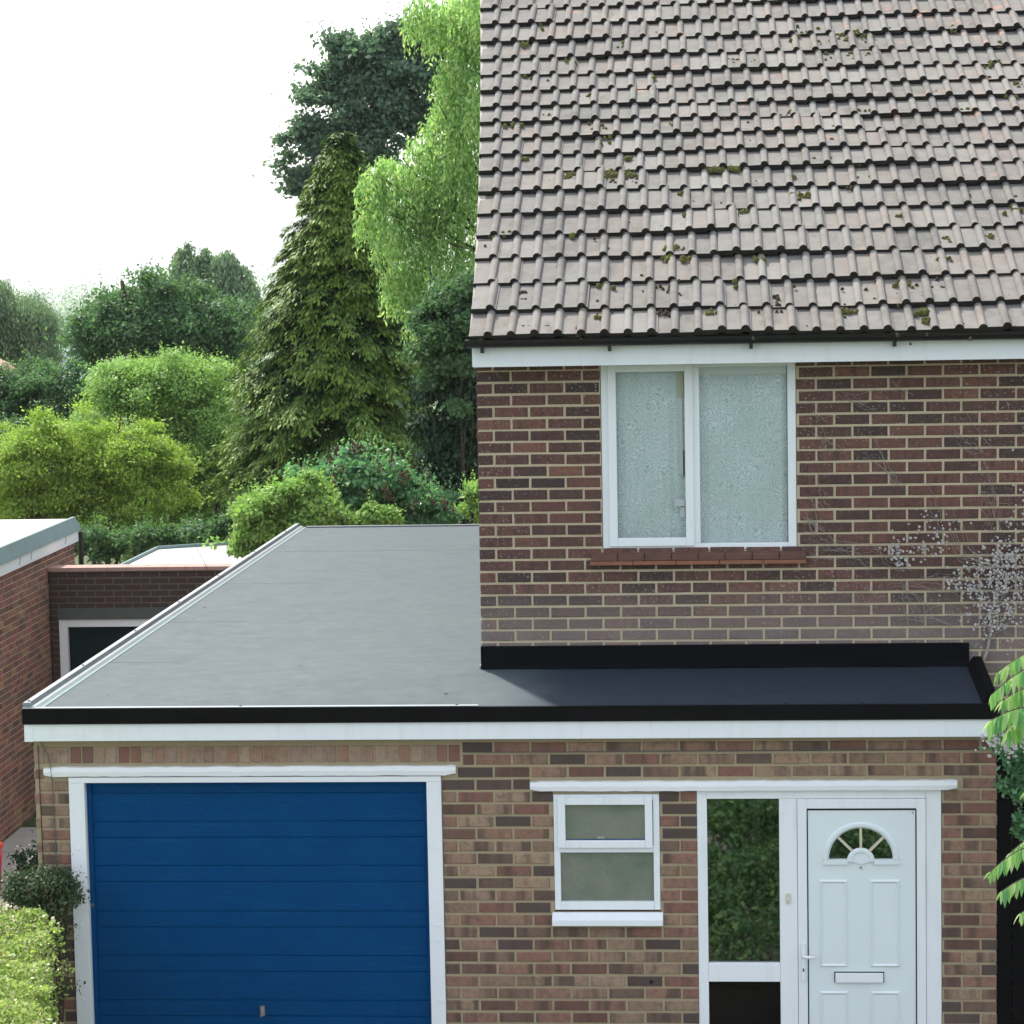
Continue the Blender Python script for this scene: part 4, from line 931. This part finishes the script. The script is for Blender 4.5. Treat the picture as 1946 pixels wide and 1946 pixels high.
tree('holly_tree', 'broad dark green evergreen tree in the middle distance under the skyline', 'tree', 'lf_dark', 30.0,
     [(170, 640, 48), (200, 590, 48), (250, 565, 45), (310, 560, 45), (370, 560, 42), (240, 640, 60), (330, 640, 65), (410, 620, 55), (440, 660, 45), (180, 700, 40), (460, 590, 35), (280, 530, 26), (190, 550, 16), (340, 700, 60), (230, 530, 14), (120, 620, 20), (300, 510, 12), (430, 700, 40)],
     80000, .075, clump=.20, sub=7, sr=(.25, .5), r0=.2)
t = thing('willow_tree', 'hazy grey-green weeping tree rising behind the dark evergreen', 'tree', 'weeping trees on the skyline'); B = blobs_px(44, [(350, 500, 28), (385, 510, 34), (425, 505, 34), (450, 545, 36), (400, 560, 40), (360, 545, 30), (345, 475, 14), (385, 472, 10), (460, 510, 14), (440, 600, 34), (355, 462, 8), (430, 478, 12), (400, 490, 12), (375, 590, 30)])
weeping('crown', t, 'lf_willow', B, 5200, .13, (.4, 1.3), .09, W=.4, sway=.1); limbs('trunk', t, (B[0][0]+.5, 44.3, -3), [(q[0], q[1], q[2]) for q in B[::3]], .16)
t = thing('willow_tree', 'weeping willow with drooping branches at the left edge of the picture', 'tree', 'weeping trees on the skyline'); B = blobs_px(34, [(10, 590, 50), (55, 580, 40), (85, 600, 30), (30, 640, 50), (75, 650, 36), (0, 545, 30), (-30, 620, 60), (-60, 560, 60), (5, 680, 30)])
weeping('crown', t, 'lf_willow', B, 5200, .085, (.3, 1.0), .06, W=.30, sway=.1); limbs('trunk', t, (B[0][0]-1.0, 34.3, -2.5), [(q[0], q[1], q[2]) for q in B[:6]], .16)
tree('dark_bushy_tree', 'dark green bushy tree at left below the willow', 'tree', 'lf_dark', 26.0,
     [(20, 740, 50), (80, 720, 42), (130, 735, 36), (40, 800, 55), (110, 780, 45), (150, 760, 30), (-30, 760, 60), (60, 690, 26), (140, 690, 20), (-10, 700, 30), (90, 840, 40), (20, 860, 50)], 46000, .068, clump=.14, r0=.12)
tt, BB = tree('tall_oak', 'tall dark blue-green broadleaf tree standing behind the pointed cypress', 'tree', 'lf_blue', 33.0,
     [(700, 62, 18), (615, 85, 18), (770, 58, 20), (588, 135, 18), (556, 205, 14), (830, 65, 26), (655, 62, 16), (540, 275, 22), (525, 310, 20), (505, 324, 12), (545, 345, 20), (580, 340, 30), (590, 300, 30), (575, 165, 20), (600, 250, 34), (640, 100, 42), (690, 90, 34), (740, 80, 40), (790, 85, 40), (640, 160, 48), (700, 150, 46), (765, 150, 52), (820, 140, 40), (590, 190, 30), (650, 220, 46), (720, 215, 48), (790, 215, 46), (575, 245, 36), (610, 280, 42), (560, 290, 26), (680, 285, 46), (560, 330, 26), (600, 330, 36), (745, 285, 28), (520, 325, 14), (605, 75, 14), (665, 55, 12), (655, 330, 40), (840, 90, 30)],
     58000, .11, clump=.19, inner=.1, far=False, sub=9, sr=(.16, .34), base=(at(748, 300, 33)[0], 33.2), r0=.15, tips=4)
# golden cypress
cy = thing('cypress_tree', 'large pointed cypress with golden tips and dark gaps behind the flat roof', 'tree')
def cypress(Y, xax, prof, nb_, parent, mat, bl=.13):
    k = mpp(Y); zs_, ls_, rs_ = [], [], []
    ax = at(xax, 600, Y)
    zz_ = np.array([at(xax, y, Y)[2] for y, _, _ in prof])[::-1]; lw = np.array([(xax-l)*k for _, l, r in prof])[::-1]; rw = np.array([(r-xax)*k for _, l, r in prof])[::-1]
    P, D, N, Ls, T = [], [], [], [], []
    h = RN.uniform(0, 1, nb_)**1.1; h = np.round(h*34+RN.normal(size=nb_)*.16)/34+.012*np.sin(RN.integers(0, 6, nb_)*1.9); z = zz_[0]+(zz_[-1]-zz_[0])*h
    th = RN.uniform(0, 2*math.pi, nb_)
    c_ = np.cos(th); wr = np.where(c_ < 0, np.interp(z, zz_, lw), np.interp(z, zz_, rw)); depth = (np.interp(z, zz_, lw)+np.interp(z, zz_, rw))/2
    R = np.sqrt((wr*c_)**2+(depth*np.sin(th))**2)*RN.uniform(.85, 1.16, nb_)*(1.03+.07*np.sin(h*31+th*2)+.06*np.sin(h*57+th*5+1))
    dirs = np.stack([wr*c_, depth*np.sin(th), np.zeros(nb_)], 1); dirs = unit(dirs)
    xs_ = ax[0]+(RN.random(nb_)-.5)*.1
    for j in range(26):
        t = .30+.70*(j/25)
        drop = (-.10*t+.34*t*t*t)*np.minimum(R, 1.4)+RN.normal(size=nb_)*.02
        base_ = np.stack([xs_, np.full(nb_, Y), z], 1)+dirs*(R*t)[:, None]-np.array([0, 0, 1])*drop[:, None]
        for q in range(5 if j < 12 else 10):
            side = np.cross(dirs, np.array([0, 0, 1.0])); w = RN.normal(size=nb_)*.10*(1.15-.6*t)
            p = base_+side*w[:, None]+RN.normal(size=(nb_, 3))*np.array([.02, .02, .012])
            p[:, 2] -= np.abs(w)*.35
            d = unit(dirs*(.8)+side*(w*6)[:, None]-np.array([0, 0, .35+.5*t])+RN.normal(size=(nb_, 3))*.25)
            P.append(p); D.append(d); N.append(unit(np.array([0, 0, 1.0])+dirs*.5+RN.normal(size=(nb_, 3))*.3)); Ls.append(bl*RN.uniform(.5, 1.1, nb_))
            T.append(np.clip((t-.66)/.34, 0, 1)*RN.uniform(.35, 1, nb_))
    P = np.concatenate(P); D = np.concatenate(D); N = np.concatenate(N); Ls = np.concatenate(Ls); T = np.concatenate(T)
    V, F = leaf_quads(P, D, N, Ls, Ls*.34)
    o = np_mesh('crown', V, F, mat, parent, attr=np.repeat(T, 4)*np.tile([.7, 1, 1, 1], len(T)))
    limbs('trunk', parent, (ax[0], Y, -1.4), [(ax[0], Y, zz_[-1]-.3)], .14, wob=.02)
CP = [(262, 645, 660), (300, 615, 690), (350, 590, 700), (400, 560, 715), (450, 545, 735), (500, 530, 755), (560, 500, 775), (620, 482, 790), (700, 458, 800), (760, 440, 805), (830, 425, 805), (880, 430, 800), (940, 460, 790), (1010, 520, 760)]
cypress(18.0, 650, CP, 1200, cy, 'lf_con', .10)
# weeping birch
bi = thing('weeping_birch', 'light green weeping birch trailing beside the tiled roof edge', 'tree')
B = blobs_px(14.5, [(800, 15, 36), (850, 30, 50), (900, 60, 50), (870, 100, 36), (840, 140, 30), (895, 150, 40), (850, 190, 36), (880, 230, 50), (830, 230, 30), (800, 280, 40), (860, 290, 50), (730, 310, 30), (760, 340, 46), (820, 350, 50), (885, 340, 50), (720, 370, 30), (780, 410, 50), (850, 420, 50), (740, 440, 36), (800, 480, 46), (880, 480, 40), (770, 520, 34), (850, 540, 40), (740, 520, 26), (800, 570, 34), (860, 600, 36), (700, 330, 26), (690, 400, 20), (930, 0, 80), (960, 200, 90), (960, 380, 80)])
weeping('crown', bi, 'lf_birch', B, 5200, .066, (.12, .55), .034, W=.40, sway=.07)
limbs('trunk', bi, tuple(at(960, 520, 15)), [tuple(at(x, y, 14.4)) for x, y in ((700, 330), (760, 300), (720, 400), (830, 200), (780, 440))], .030, wob=.12)
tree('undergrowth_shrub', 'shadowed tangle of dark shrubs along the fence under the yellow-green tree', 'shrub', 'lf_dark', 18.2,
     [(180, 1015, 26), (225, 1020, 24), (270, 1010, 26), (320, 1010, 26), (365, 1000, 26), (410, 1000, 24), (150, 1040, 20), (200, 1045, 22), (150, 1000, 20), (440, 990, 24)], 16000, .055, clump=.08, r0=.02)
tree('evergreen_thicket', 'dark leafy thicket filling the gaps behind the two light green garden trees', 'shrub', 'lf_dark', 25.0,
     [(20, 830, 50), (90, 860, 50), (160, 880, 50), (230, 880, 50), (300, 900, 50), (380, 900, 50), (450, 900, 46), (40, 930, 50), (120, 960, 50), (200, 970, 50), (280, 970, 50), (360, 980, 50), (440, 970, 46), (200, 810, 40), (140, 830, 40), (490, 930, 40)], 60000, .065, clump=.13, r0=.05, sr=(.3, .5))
t = thing('dark_cypress', 'very dark drooping evergreen in the shade beside the house corner', 'tree'); B = blobs_px(13.4, [(830, 590, 46), (880, 600, 50), (850, 660, 50), (900, 680, 50), (835, 730, 44), (880, 760, 50), (830, 800, 40), (870, 840, 50), (850, 900, 46), (895, 920, 46), (870, 970, 40), (810, 860, 30), (930, 800, 60)])
crown('crown', t, 'lf_ivy', B, 42000, .07, clump=.14, droop=1.0); limbs('trunk', t, (B[0][0], 17, -1.3), [(B[0][0]+.3, B[0][1]+.5, B[0][2])], .05)
t, _b = tree('laurel_bush', 'dull green leafy bush hanging above the dark evergreen by the birch', 'shrub', 'lf_dark', 13.0, [(870, 540, 34), (830, 570, 30), (880, 620, 36), (840, 630, 34), (800, 600, 26), (800, 660, 26), (885, 580, 30), (850, 690, 30), (890, 700, 26), (810, 720, 22), (860, 760, 20)], 20000, .055, clump=.09, r0=.015)
# shrubs along the back of the roof
t, B1 = tree('climbing_shrub', 'light green leafy shrub spilling over the roof edge behind the garage', 'shrub', 'lf_mid', 11.8,
     [(470, 960, 28), (510, 940, 32), (550, 925, 28), (590, 925, 34), (480, 1000, 30), (530, 985, 36), (580, 975, 36), (460, 1030, 20), (430, 1015, 12), (400, 1022, 11), (365, 1022, 10), (350, 1030, 8), (620, 960, 30), (700, 972, 20), (735, 978, 18), (670, 978, 18), (560, 1020, 30), (500, 1040, 24)], 30000, .055, clump=.07, W=.65, r0=.012)
t, B2 = tree('lilac_shrub', 'glossy dark shrub with brown dead flower heads behind the flat roof', 'shrub', 'lf_lil', 12.6,
     [(560, 895, 20), (620, 905, 40), (665, 870, 34), (700, 900, 46), (740, 895, 40), (650, 940, 44), (710, 950, 46), (770, 930, 42), (820, 950, 36), (850, 970, 28), (780, 975, 36), (600, 950, 30), (660, 845, 16), (725, 862, 18), (890, 985, 22)], 36000, .062, clump=.09, W=.55)
mb = MB()
for x, y in [(622, 868), (643, 882), (632, 850), (674, 842), (682, 848), (715, 880), (738, 868), (757, 905), (730, 925), (768, 895), (630, 900), (562, 915), (577, 905), (735, 940), (838, 948), (852, 955), (815, 940), (780, 955), (665, 852)]:
    p = Vector(at(x, y, 12.05)); 
    for _ in range(16):
        q = p+Vector((rnd.gauss(0, .025), rnd.gauss(0, .025), rnd.gauss(0, .045))); r = rnd.uniform(.008, .018)
        mb.add([q+Vector((r, 0, 0)), q+Vector((-r, 0, 0)), q+Vector((0, r, 0)), q+Vector((0, -r, 0)), q+Vector((0, 0, r*1.6)), q+Vector((0, 0, -r))], [(0, 2, 4), (2, 1, 4), (1, 3, 4), (3, 0, 4), (2, 0, 5), (1, 2, 5), (3, 1, 5), (0, 3, 5)])
o = mb.build('flower_heads', 'flower_brown', t); o['kind'] = 'stuff'
tree('corner_shrub', 'small bright green shrub touching the house corner behind the roof', 'shrub', 'lf_mid', 11.2, [(895, 925, 16), (890, 955, 16), (905, 940, 18), (912, 970, 20)], 5000, .05, clump=.06)
# distant woods on the hillside
W_ = thing('hillside_woods', 'hazy wooded hillside along the horizon between the left trees', None); del_ = W_
V_, F_, nn_ = [], [], 26000
Yd = RN.uniform(190, 455, 1500); X = -(Yd+16)*RN.uniform(.085, .30, 1500)+RN.normal(size=1500)*4; Rb_ = RN.uniform(1.6, 4.0, 1500)+(Yd > 385)*RN.uniform(0, 3, 1500)
Zb_ = np.array([gz(x, y)+2.5*math.sin(x*.011+1)*min(max((y-150)/200, 0), 1) for x, y in zip(X, Yd)])+Rb_*.55
ci = RN.integers(0, 1500, 150000); dd = unit(RN.normal(size=(150000, 3))); P = np.stack([X, Yd, Zb_], 1)[ci]+dd*(Rb_[ci]*RN.uniform(.85, 1.02, 150000))[:, None]
D = unit(np.cross(dd, RN.normal(size=(150000, 3)))); Ls = RN.uniform(.2, .5, 150000)
V, F = leaf_quads(P, D, dd, Ls, Ls*.8); bpy.data.objects.remove(W_)
hw = np_mesh('hillside_woods', V, F, 'lf_far'); tag(hw, 'hazy wooded hillside along the horizon between the left trees', kind='stuff')
# distant white roofed building and a bit of neighbouring roof
db = thing('distant_building', 'long low white building far off between the left-hand trees', 'building')
p = at(85, 677, 130); box('wall', 'paint', db, p[0]-2.6, p[0]+1.3, 130, 136, p[2]-2.0, p[2]+.10, 0); MB().extr([(129.6, p[2]+.12), (136.4, p[2]+.12), (133, p[2]+.75)], p[0]-2.8, p[0]+1.4).build('roof', 'lead', db)
for i in range(6): box('window', 'dark', db, p[0]-2.3+i*.55, p[0]-2.05+i*.55, 129.95, 130.001, p[2]-.35, p[2]-.05, 0)
nh = thing('neighbouring_house', 'corner of a pink-brown tiled roof with gutter at the left edge', 'house')
p = at(22, 712, 30)
MB().extry([(p[0], p[2]), (p[0]-.22, p[2]+.22), (p[0]-3.0, p[2]+1.6), (p[0]-3.0, p[2]-.1), (p[0]-.1, p[2]-.05)], 30, 30.8).build('roof', plain('pink_tile', (.34, .20, .17), .9, .2, .2, 6), nh)
MB().tube([(p[0]-3, 29.95, p[2]-.06), (p[0]+.03, 29.95, p[2]-.06)], .05, 8).build('gutter', 'gutter', nh); MB().box(p[0]-3, p[0]-.25, 30.1, 30.7, -2.5, p[2]-.12).build('wall', 'mort_nb', nh)

# hedge at lower left
he = thing('privet_hedge', 'clipped sunlit privet hedge in the bottom left corner', 'hedge')
def hedge_leaves(name, parent, mat, n, fn, L, mb_):
    P, O = fn(n); D = unit(np.cross(O, RN.normal(size=(n, 3)))+O*.4); N = unit(O+RN.normal(size=(n, 3))*.5); Ls = L*RN.uniform(.6, 1.3, n)
    V, F = leaf_quads(P, D, N, Ls, Ls*.6); return np_mesh(name, V, F, mat, parent)
def hx(y): return -2.62-(y+.85)*.22          # right-hand edge of the hedge top
def hfn(n):
    m = int(n*.86); y = RN.uniform(-4.3, -.95, n); side = np.arange(n) >= m
    d = RN.random(n)**1.0*2.3; bump = .05*np.sin(y*7)+.04*np.sin(y*17+2)
    x = hx(y)+bump-np.where(side, RN.uniform(-.02, .18, n), d); z = 1.18+.035*np.sin(x*9+y*5)+.03*np.sin(y*13)-RN.random(n)**2*.14
    z = np.where(side, 1.15-RN.random(n)*1.5, z); x = np.where(side, x+.05*np.sin(z*12+y*6), x)
    O = np.where(side[:, None], np.array([1, 0, .25]), np.array([0, 0, 1.0])); return np.stack([x, y, z], 1), unit(O+RN.normal(size=(n, 3))*.45)
def hff(n):
    x = hx(-4.3)-RN.random(n)*2.3; z = 1.15-RN.random(n)*1.4; y = -4.32-.05*np.sin(x*9+z*7)+RN.normal(size=n)*.04
    return np.stack([x, y, z], 1), unit(np.array([0, -1, .3])+RN.normal(size=(n, 3))*.45)
hedge_leaves('foliage', he, 'lf_hedge', 90000, hfn, .030, None); hedge_leaves('foliage', he, 'lf_hedge', 22000, hff, .034, None)
mb = MB(); 
for k in range(12):
    y = -4.3+k*.3; mb.tube([(hx(y)-.4, y, -.3), (hx(y)-.35+rnd.uniform(-.1, .1), y, .5), (hx(y)-.3, y+rnd.uniform(-.1, .1), 1.1)], [.02, .015, .006], 5)
o = mb.build('stems', 'bark', he); o['kind'] = 'stuff'
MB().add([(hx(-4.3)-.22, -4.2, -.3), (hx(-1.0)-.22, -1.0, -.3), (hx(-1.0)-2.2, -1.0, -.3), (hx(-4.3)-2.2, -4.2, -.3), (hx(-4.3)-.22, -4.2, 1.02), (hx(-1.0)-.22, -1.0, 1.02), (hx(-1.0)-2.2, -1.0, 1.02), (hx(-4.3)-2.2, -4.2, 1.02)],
         [(0, 1, 5, 4), (1, 2, 6, 5), (2, 3, 7, 6), (3, 0, 4, 7), (4, 5, 6, 7)]).build('dark_core', 'lf_ivy', he)  # solid dark core imitates the shade inside the hedge
t = thing('cotoneaster_bush', 'dark twiggy bush against the brick pier beside the garage door', 'shrub')
B = []
for x, y, r in [(30, 1690, 20), (60, 1680, 24), (90, 1672, 24), (118, 1668, 20), (122, 1700, 14), (100, 1710, 16), (112, 1760, 12), (110, 1790, 12), (116, 1860, 10), (45, 1660, 10), (20, 1655, 8)]:
    p = at(x, y, -1.02); B.append((p[0], p[1], p[2], r*mpp(-1)))
crown('foliage', t, 'lf_ivy2', B, 16000, .024, clump=.055, hollow=-2, inner=.5, sr=(.4, .8)); limbs('stems', t, (-2.55, -1.05, -.3), [(q[0], q[1], q[2]) for q in B], .010)
# dry plant with pale flower tips by the path
t = thing('path_weed', 'small dark weed with pale yellow tips beside the concrete path', 'plant')
p = at(45, 1615, 8.5); crown('leaves', t, 'lf_ivy', [(p[0], 8.6, p[2]-.12, .12), (p[0]+.12, 8.6, p[2]-.10, .12), (p[0]+.22, 8.55, p[2]+.02, .12), (p[0]-.1, 8.5, p[2]-.22, .10)], 1800, .05, clump=.07)
mb = MB()
for x, y in [(28, 1607), (34, 1612), (52, 1600), (49, 1605), (56, 1622), (52, 1626), (30, 1603), (55, 1630)]:
    q = Vector(at(x, y, 8.4)); mb.tube([q, q+Vector((rnd.uniform(-.03, .03), 0, .035))], [.006, .011], 5)
mb.build('flower_tips', 'seed', t)

# old man's beard climbing the wall on the right
cl = thing('dried_climber', 'dried climber with silvery seed heads clinging to the upper brick wall', 'climbing plant')
mb = MB(); tipsl = []
def twig(p, d, ln, r, depth):
    pts = [p]; 
    for k in range(6):
        d = (d+Vector((rnd.gauss(0, .22), 0, rnd.gauss(0, .2)-.02))).normalized(); p = p+d*ln/6; p.y = -.012-.02*rnd.random(); pts.append(p.copy())
    mb.tube(pts, [r*(1-.75*k/6) for k in range(7)], 4); tipsl.append(pts[-1])
    if depth:
        for _ in range(3): twig(pts[rnd.randrange(2, 6)].copy(), (d+Vector((rnd.gauss(0, .6), 0, rnd.gauss(0, .6)))).normalized(), ln*.6, r*.6, depth-1)
root = Vector(at(1856, 1245, -.02)); main = [Vector(at(x, y, -.02)) for x, y in [(1850, 1262), (1862, 1230), (1868, 1200), (1870, 1160), (1880, 1120), (1888, 1080)]]
mb.tube([Vector(at(1842, 1272, -.015))]+main, [.010, .011, .011, .010, .009, .007, .004], 6)
for p in main[2:]:
    for _ in range(3): twig(p.copy(), Vector((rnd.uniform(-1, .8), 0, rnd.uniform(-.1, 1))).normalized(), rnd.uniform(.14, .36), .0024, 1)
for (x, y, dx, dy, n) in [(1735, 1170, -45, -60, 6), (1800, 1110, -110, -20, 6), (1700, 1060, -60, -30, 6), (1620, 1060, -90, -60, 8), (1560, 960, -40, -60, 6), (1590, 850, -60, -50, 5), (1640, 760, -60, -20, 5), (1780, 1000, -40, -70, 5), (1560, 800, -30, -40, 4), (1720, 720, -60, 10, 4), (1530, 1000, -12, -30, 8), (1840, 1060, -50, -80, 8), (1880, 980, -30, -90, 8), (1800, 1180, -90, -30, 7), (1700, 900, -60, -60, 6), (1850, 850, -50, -70, 6), (1650, 1130, -60, -40, 5)]:
    for _ in range(n):
        a = Vector(at(x+rnd.gauss(0, 16), y+rnd.gauss(0, 12), -.010)); b = Vector(at(x+dx*rnd.uniform(.4, 1.2), y+dy*rnd.uniform(.3, 1.3), -.010)); pp = [a.lerp(b, u/5)+Vector((rnd.gauss(0, .012), 0, rnd.gauss(0, .010)+.03*math.sin(u*.63+a.x*9))) for u in range(6)]
        mb.tube(pp, [.0015, .0014, .0013, .0011, .0009, .0006], 4)
o = mb.build('stems', 'stem', cl); o['kind'] = 'stuff'
mb = MB()
def seed(p):
    r = rnd.uniform(.005, .011); a0 = rnd.random()*6
    vs = [p+Vector((0, -.006, 0))]+[p+Vector((r*math.cos(a0+k*1.047)*rnd.uniform(.7, 1.2), rnd.uniform(-.01, .006), r*math.sin(a0+k*1.047)*rnd.uniform(.7, 1.2))) for k in range(6)]
    mb.add(vs, [(0, k+1, (k+1) % 6+1) for k in range(6)])
for (x, y, sx, sy, n) in [(1895, 1100, 24, 34, 300), (1915, 1060, 16, 18, 110), (1870, 1150, 16, 16, 70), (1842, 1115, 10, 12, 30), (1808, 1100, 14, 8, 40), (1875, 1180, 12, 8, 26), (1745, 1010, 20, 16, 34), (1693, 1040, 9, 7, 34), (1700, 1060, 6, 5, 14), (1783, 990, 10, 10, 16), (1735, 1045, 8, 8, 16), (1770, 1030, 12, 8, 10), (1850, 1070, 14, 8, 24), (1925, 960, 12, 30, 30)]:
    for _ in range(int(n*1.25)): seed(Vector(at(x+rnd.gauss(0, sx*1.35), y+rnd.gauss(0, sy*1.35), -.03-.02*rnd.random())))
o = mb.build('seed_heads', 'seed', cl); o['kind'] = 'stuff'

# sumac at the right edge
su = thing('sumac_tree', 'sunlit sumac with long toothed leaflets hanging in at the right edge', 'tree')
SY = -2.7; sb = Vector((4.35, SY-.2, -.3))
def frond(parent, p0, p1, sag, nl, ll):
    mb = MB(); P, D, N, L_ = [], [], [], []
    pts = []
    for k in range(nl+1):
        u = k/nl; p = p0.lerp(p1, u)+Vector((0, 0, 1))*(sag*math.sin(math.pi*u*.85)*(1)); pts.append(p)
    mb.tube(pts, [.005*(1-.6*k/nl) for k in range(nl+1)], 5)
    for k in range(2, nl+1):
        d = (pts[k]-pts[k-1]).normalized(); s1 = d.cross(Vector((0, 0, 1))).normalized()
        for sgn in (1, -1):
            P.append(tuple(pts[k])); v = (d*.45+s1*sgn*.75+Vector((0, 0, -.85))+Vector((rnd.gauss(0, .12), rnd.gauss(0, .12), rnd.gauss(0, .1)))); D.append(tuple(v)); N.append((rnd.gauss(0, .2), -.5, 1)); L_.append(ll*rnd.uniform(.8, 1.15)*(1-.45*abs(k/nl-.45)))
    P = np.array(P); D = np.array(D); N = np.array(N); L_ = np.array(L_)
    # each leaflet folded along its midrib, with its own length
    D = unit(D); S = unit(np.cross(D, N)); Nn = np.cross(S, D); rows = []; V = []; F = []
    for i in range(len(P)):
        o_ = len(V); W = L_[i]*.115
        for u, w in ((0, .15), (.25, .9), (.5, 1.0), (.75, .7), (1, 0)):
            c_ = P[i]+D[i]*L_[i]*u-Nn[i]*L_[i]*.12*u*u
            V += [c_-S[i]*W*w+Nn[i]*W*.35*w, c_, c_+S[i]*W*w+Nn[i]*W*.35*w]
        for r in range(4):
            for q in range(2): a = o_+r*3+q; F.append((a, a+1, a+4, a+3))
    st = mb.build('frond', 'bark', parent); np_mesh('leaflets', np.array(V), np.array(F), 'lf_sumac', st)
hub = [Vector(at(2010, 1240, SY)), Vector(at(2010, 1330, SY)), Vector(at(2000, 1560, SY)), Vector(at(2020, 1640, SY))]
for (hx_, hy_, tx, ty, sag, nl, ll, dy) in [(2000, 1240, 1872, 1318, .05, 13, .17, 0), (1990, 1300, 1893, 1330, .05, 10, .20, .1), (2010, 1345, 1868, 1372, .07, 12, .22, -.05), (2000, 1330, 1905, 1385, .05, 10, .24, .1),
        (2000, 1220, 1885, 1275, .05, 10, .17, .25), (1990, 1590, 1868, 1655, .06, 13, .15, 0), (2000, 1650, 1890, 1690, .05, 11, .17, -.1), (1990, 1560, 1905, 1615, .03, 9, .13, .12), (2020, 1700, 1925, 1730, .04, 9, .17, .1), (2020, 1480, 1935, 1500, .04, 8, .15, .2), (2060, 1280, 1960, 1250, .1, 11, .2, 0), (2060, 1560, 1960, 1500, .1, 11, .2, 0)]:
    frond(su, Vector(at(hx_, hy_, SY+dy)), Vector(at(tx, ty, SY+dy-.1)), sag, int(nl*2.1), ll*.68)
limbs('trunk', su, sb, hub, .045, wob=.03)
t = thing('porch_shrub', 'small-leaved dark shrub with pale speckled leaves right of the white fascia end', 'shrub')
B = []
for x, y, r in [(1890, 1405, 14), (1915, 1425, 22), (1905, 1460, 20), (1925, 1490, 20), (1890, 1475, 10), (1935, 1440, 30), (1925, 1530, 14), (1945, 1560, 20), (1885, 1505, 6), (1915, 1395, 14)]:
    p = at(x, y, -1.25); B.append((p[0], p[1], p[2], r*mpp(-1)))
crown('foliage', t, 'lf_lil', B, 6000, .038, clump=.035); limbs('stems', t, (3.9, -1.2, -.3), [(q[0], q[1], q[2]) for q in B[:6]], .014)
mb = MB()
for _ in range(130):
    q = Vector(at(1905+rnd.gauss(0, 22), 1402+rnd.gauss(0, 12), -1.42)); r = rnd.uniform(.006, .013); a0 = rnd.random()*6
    mb.add([q+Vector((r*math.cos(a0+k*1.57), rnd.uniform(-.006, .006), r*math.sin(a0+k*1.57))) for k in range(4)], [(0, 1, 2, 3)])
o = mb.build('blossom', 'seed', t); o['kind'] = 'stuff'
# front garden bed facing the porch glass
fg = thing('garden_bed_shrub', 'green shrub in the front bed opposite the porch glass', 'shrub')
crown('foliage', fg, 'lf_front', [(1.5, -4.15, -.15, .5), (2.1, -4.1, -.15, .5), (2.7, -4.3, -.15, .5), (.9, -4.5, -.15, .5), (2.3, -4.9, .1, .7), (1.6, -5.0, .1, .6), (1.1, -5.6, .2, .7), (1.9, -6.2, .4, .8), (2.7, -5.8, .2, .8), (3.2, -5.2, .2, .6), (1.5, -7.2, .2, .8), (2.3, -7.4, .2, .9), (.6, -6.2, .1, .7), (.2, -5.4, .0, .6)], 56000, .055, clump=.10, hollow=-2, sr=(.3, .55), sub=12); limbs('stems', fg, (2.6, -5.0, -.3), [(2.3, -4.6, .6), (3.2, -5.2, .8), (1.6, -5.4, .4)], .03)

# ------------------------------------------------------------------ thin haze
hz = MB().box(-420, 420, -70, 640, -16, 30).build('haze', None); tag(hz, 'thin summer haze', kind='stuff')
hm = bpy.data.materials.new('haze'); hm.use_nodes = True; ht = hm.node_tree; ht.nodes.clear()
ho = ht.nodes.new('ShaderNodeOutputMaterial'); hv = ht.nodes.new('ShaderNodeVolumePrincipled'); hv.inputs['Color'].default_value = (.93, .96, 1, 1); hv.inputs['Density'].default_value = .00018; hv.inputs['Anisotropy'].default_value = 0
ht.links.new(hv.outputs[0], ho.inputs['Volume']); hz.data.materials.append(hm)
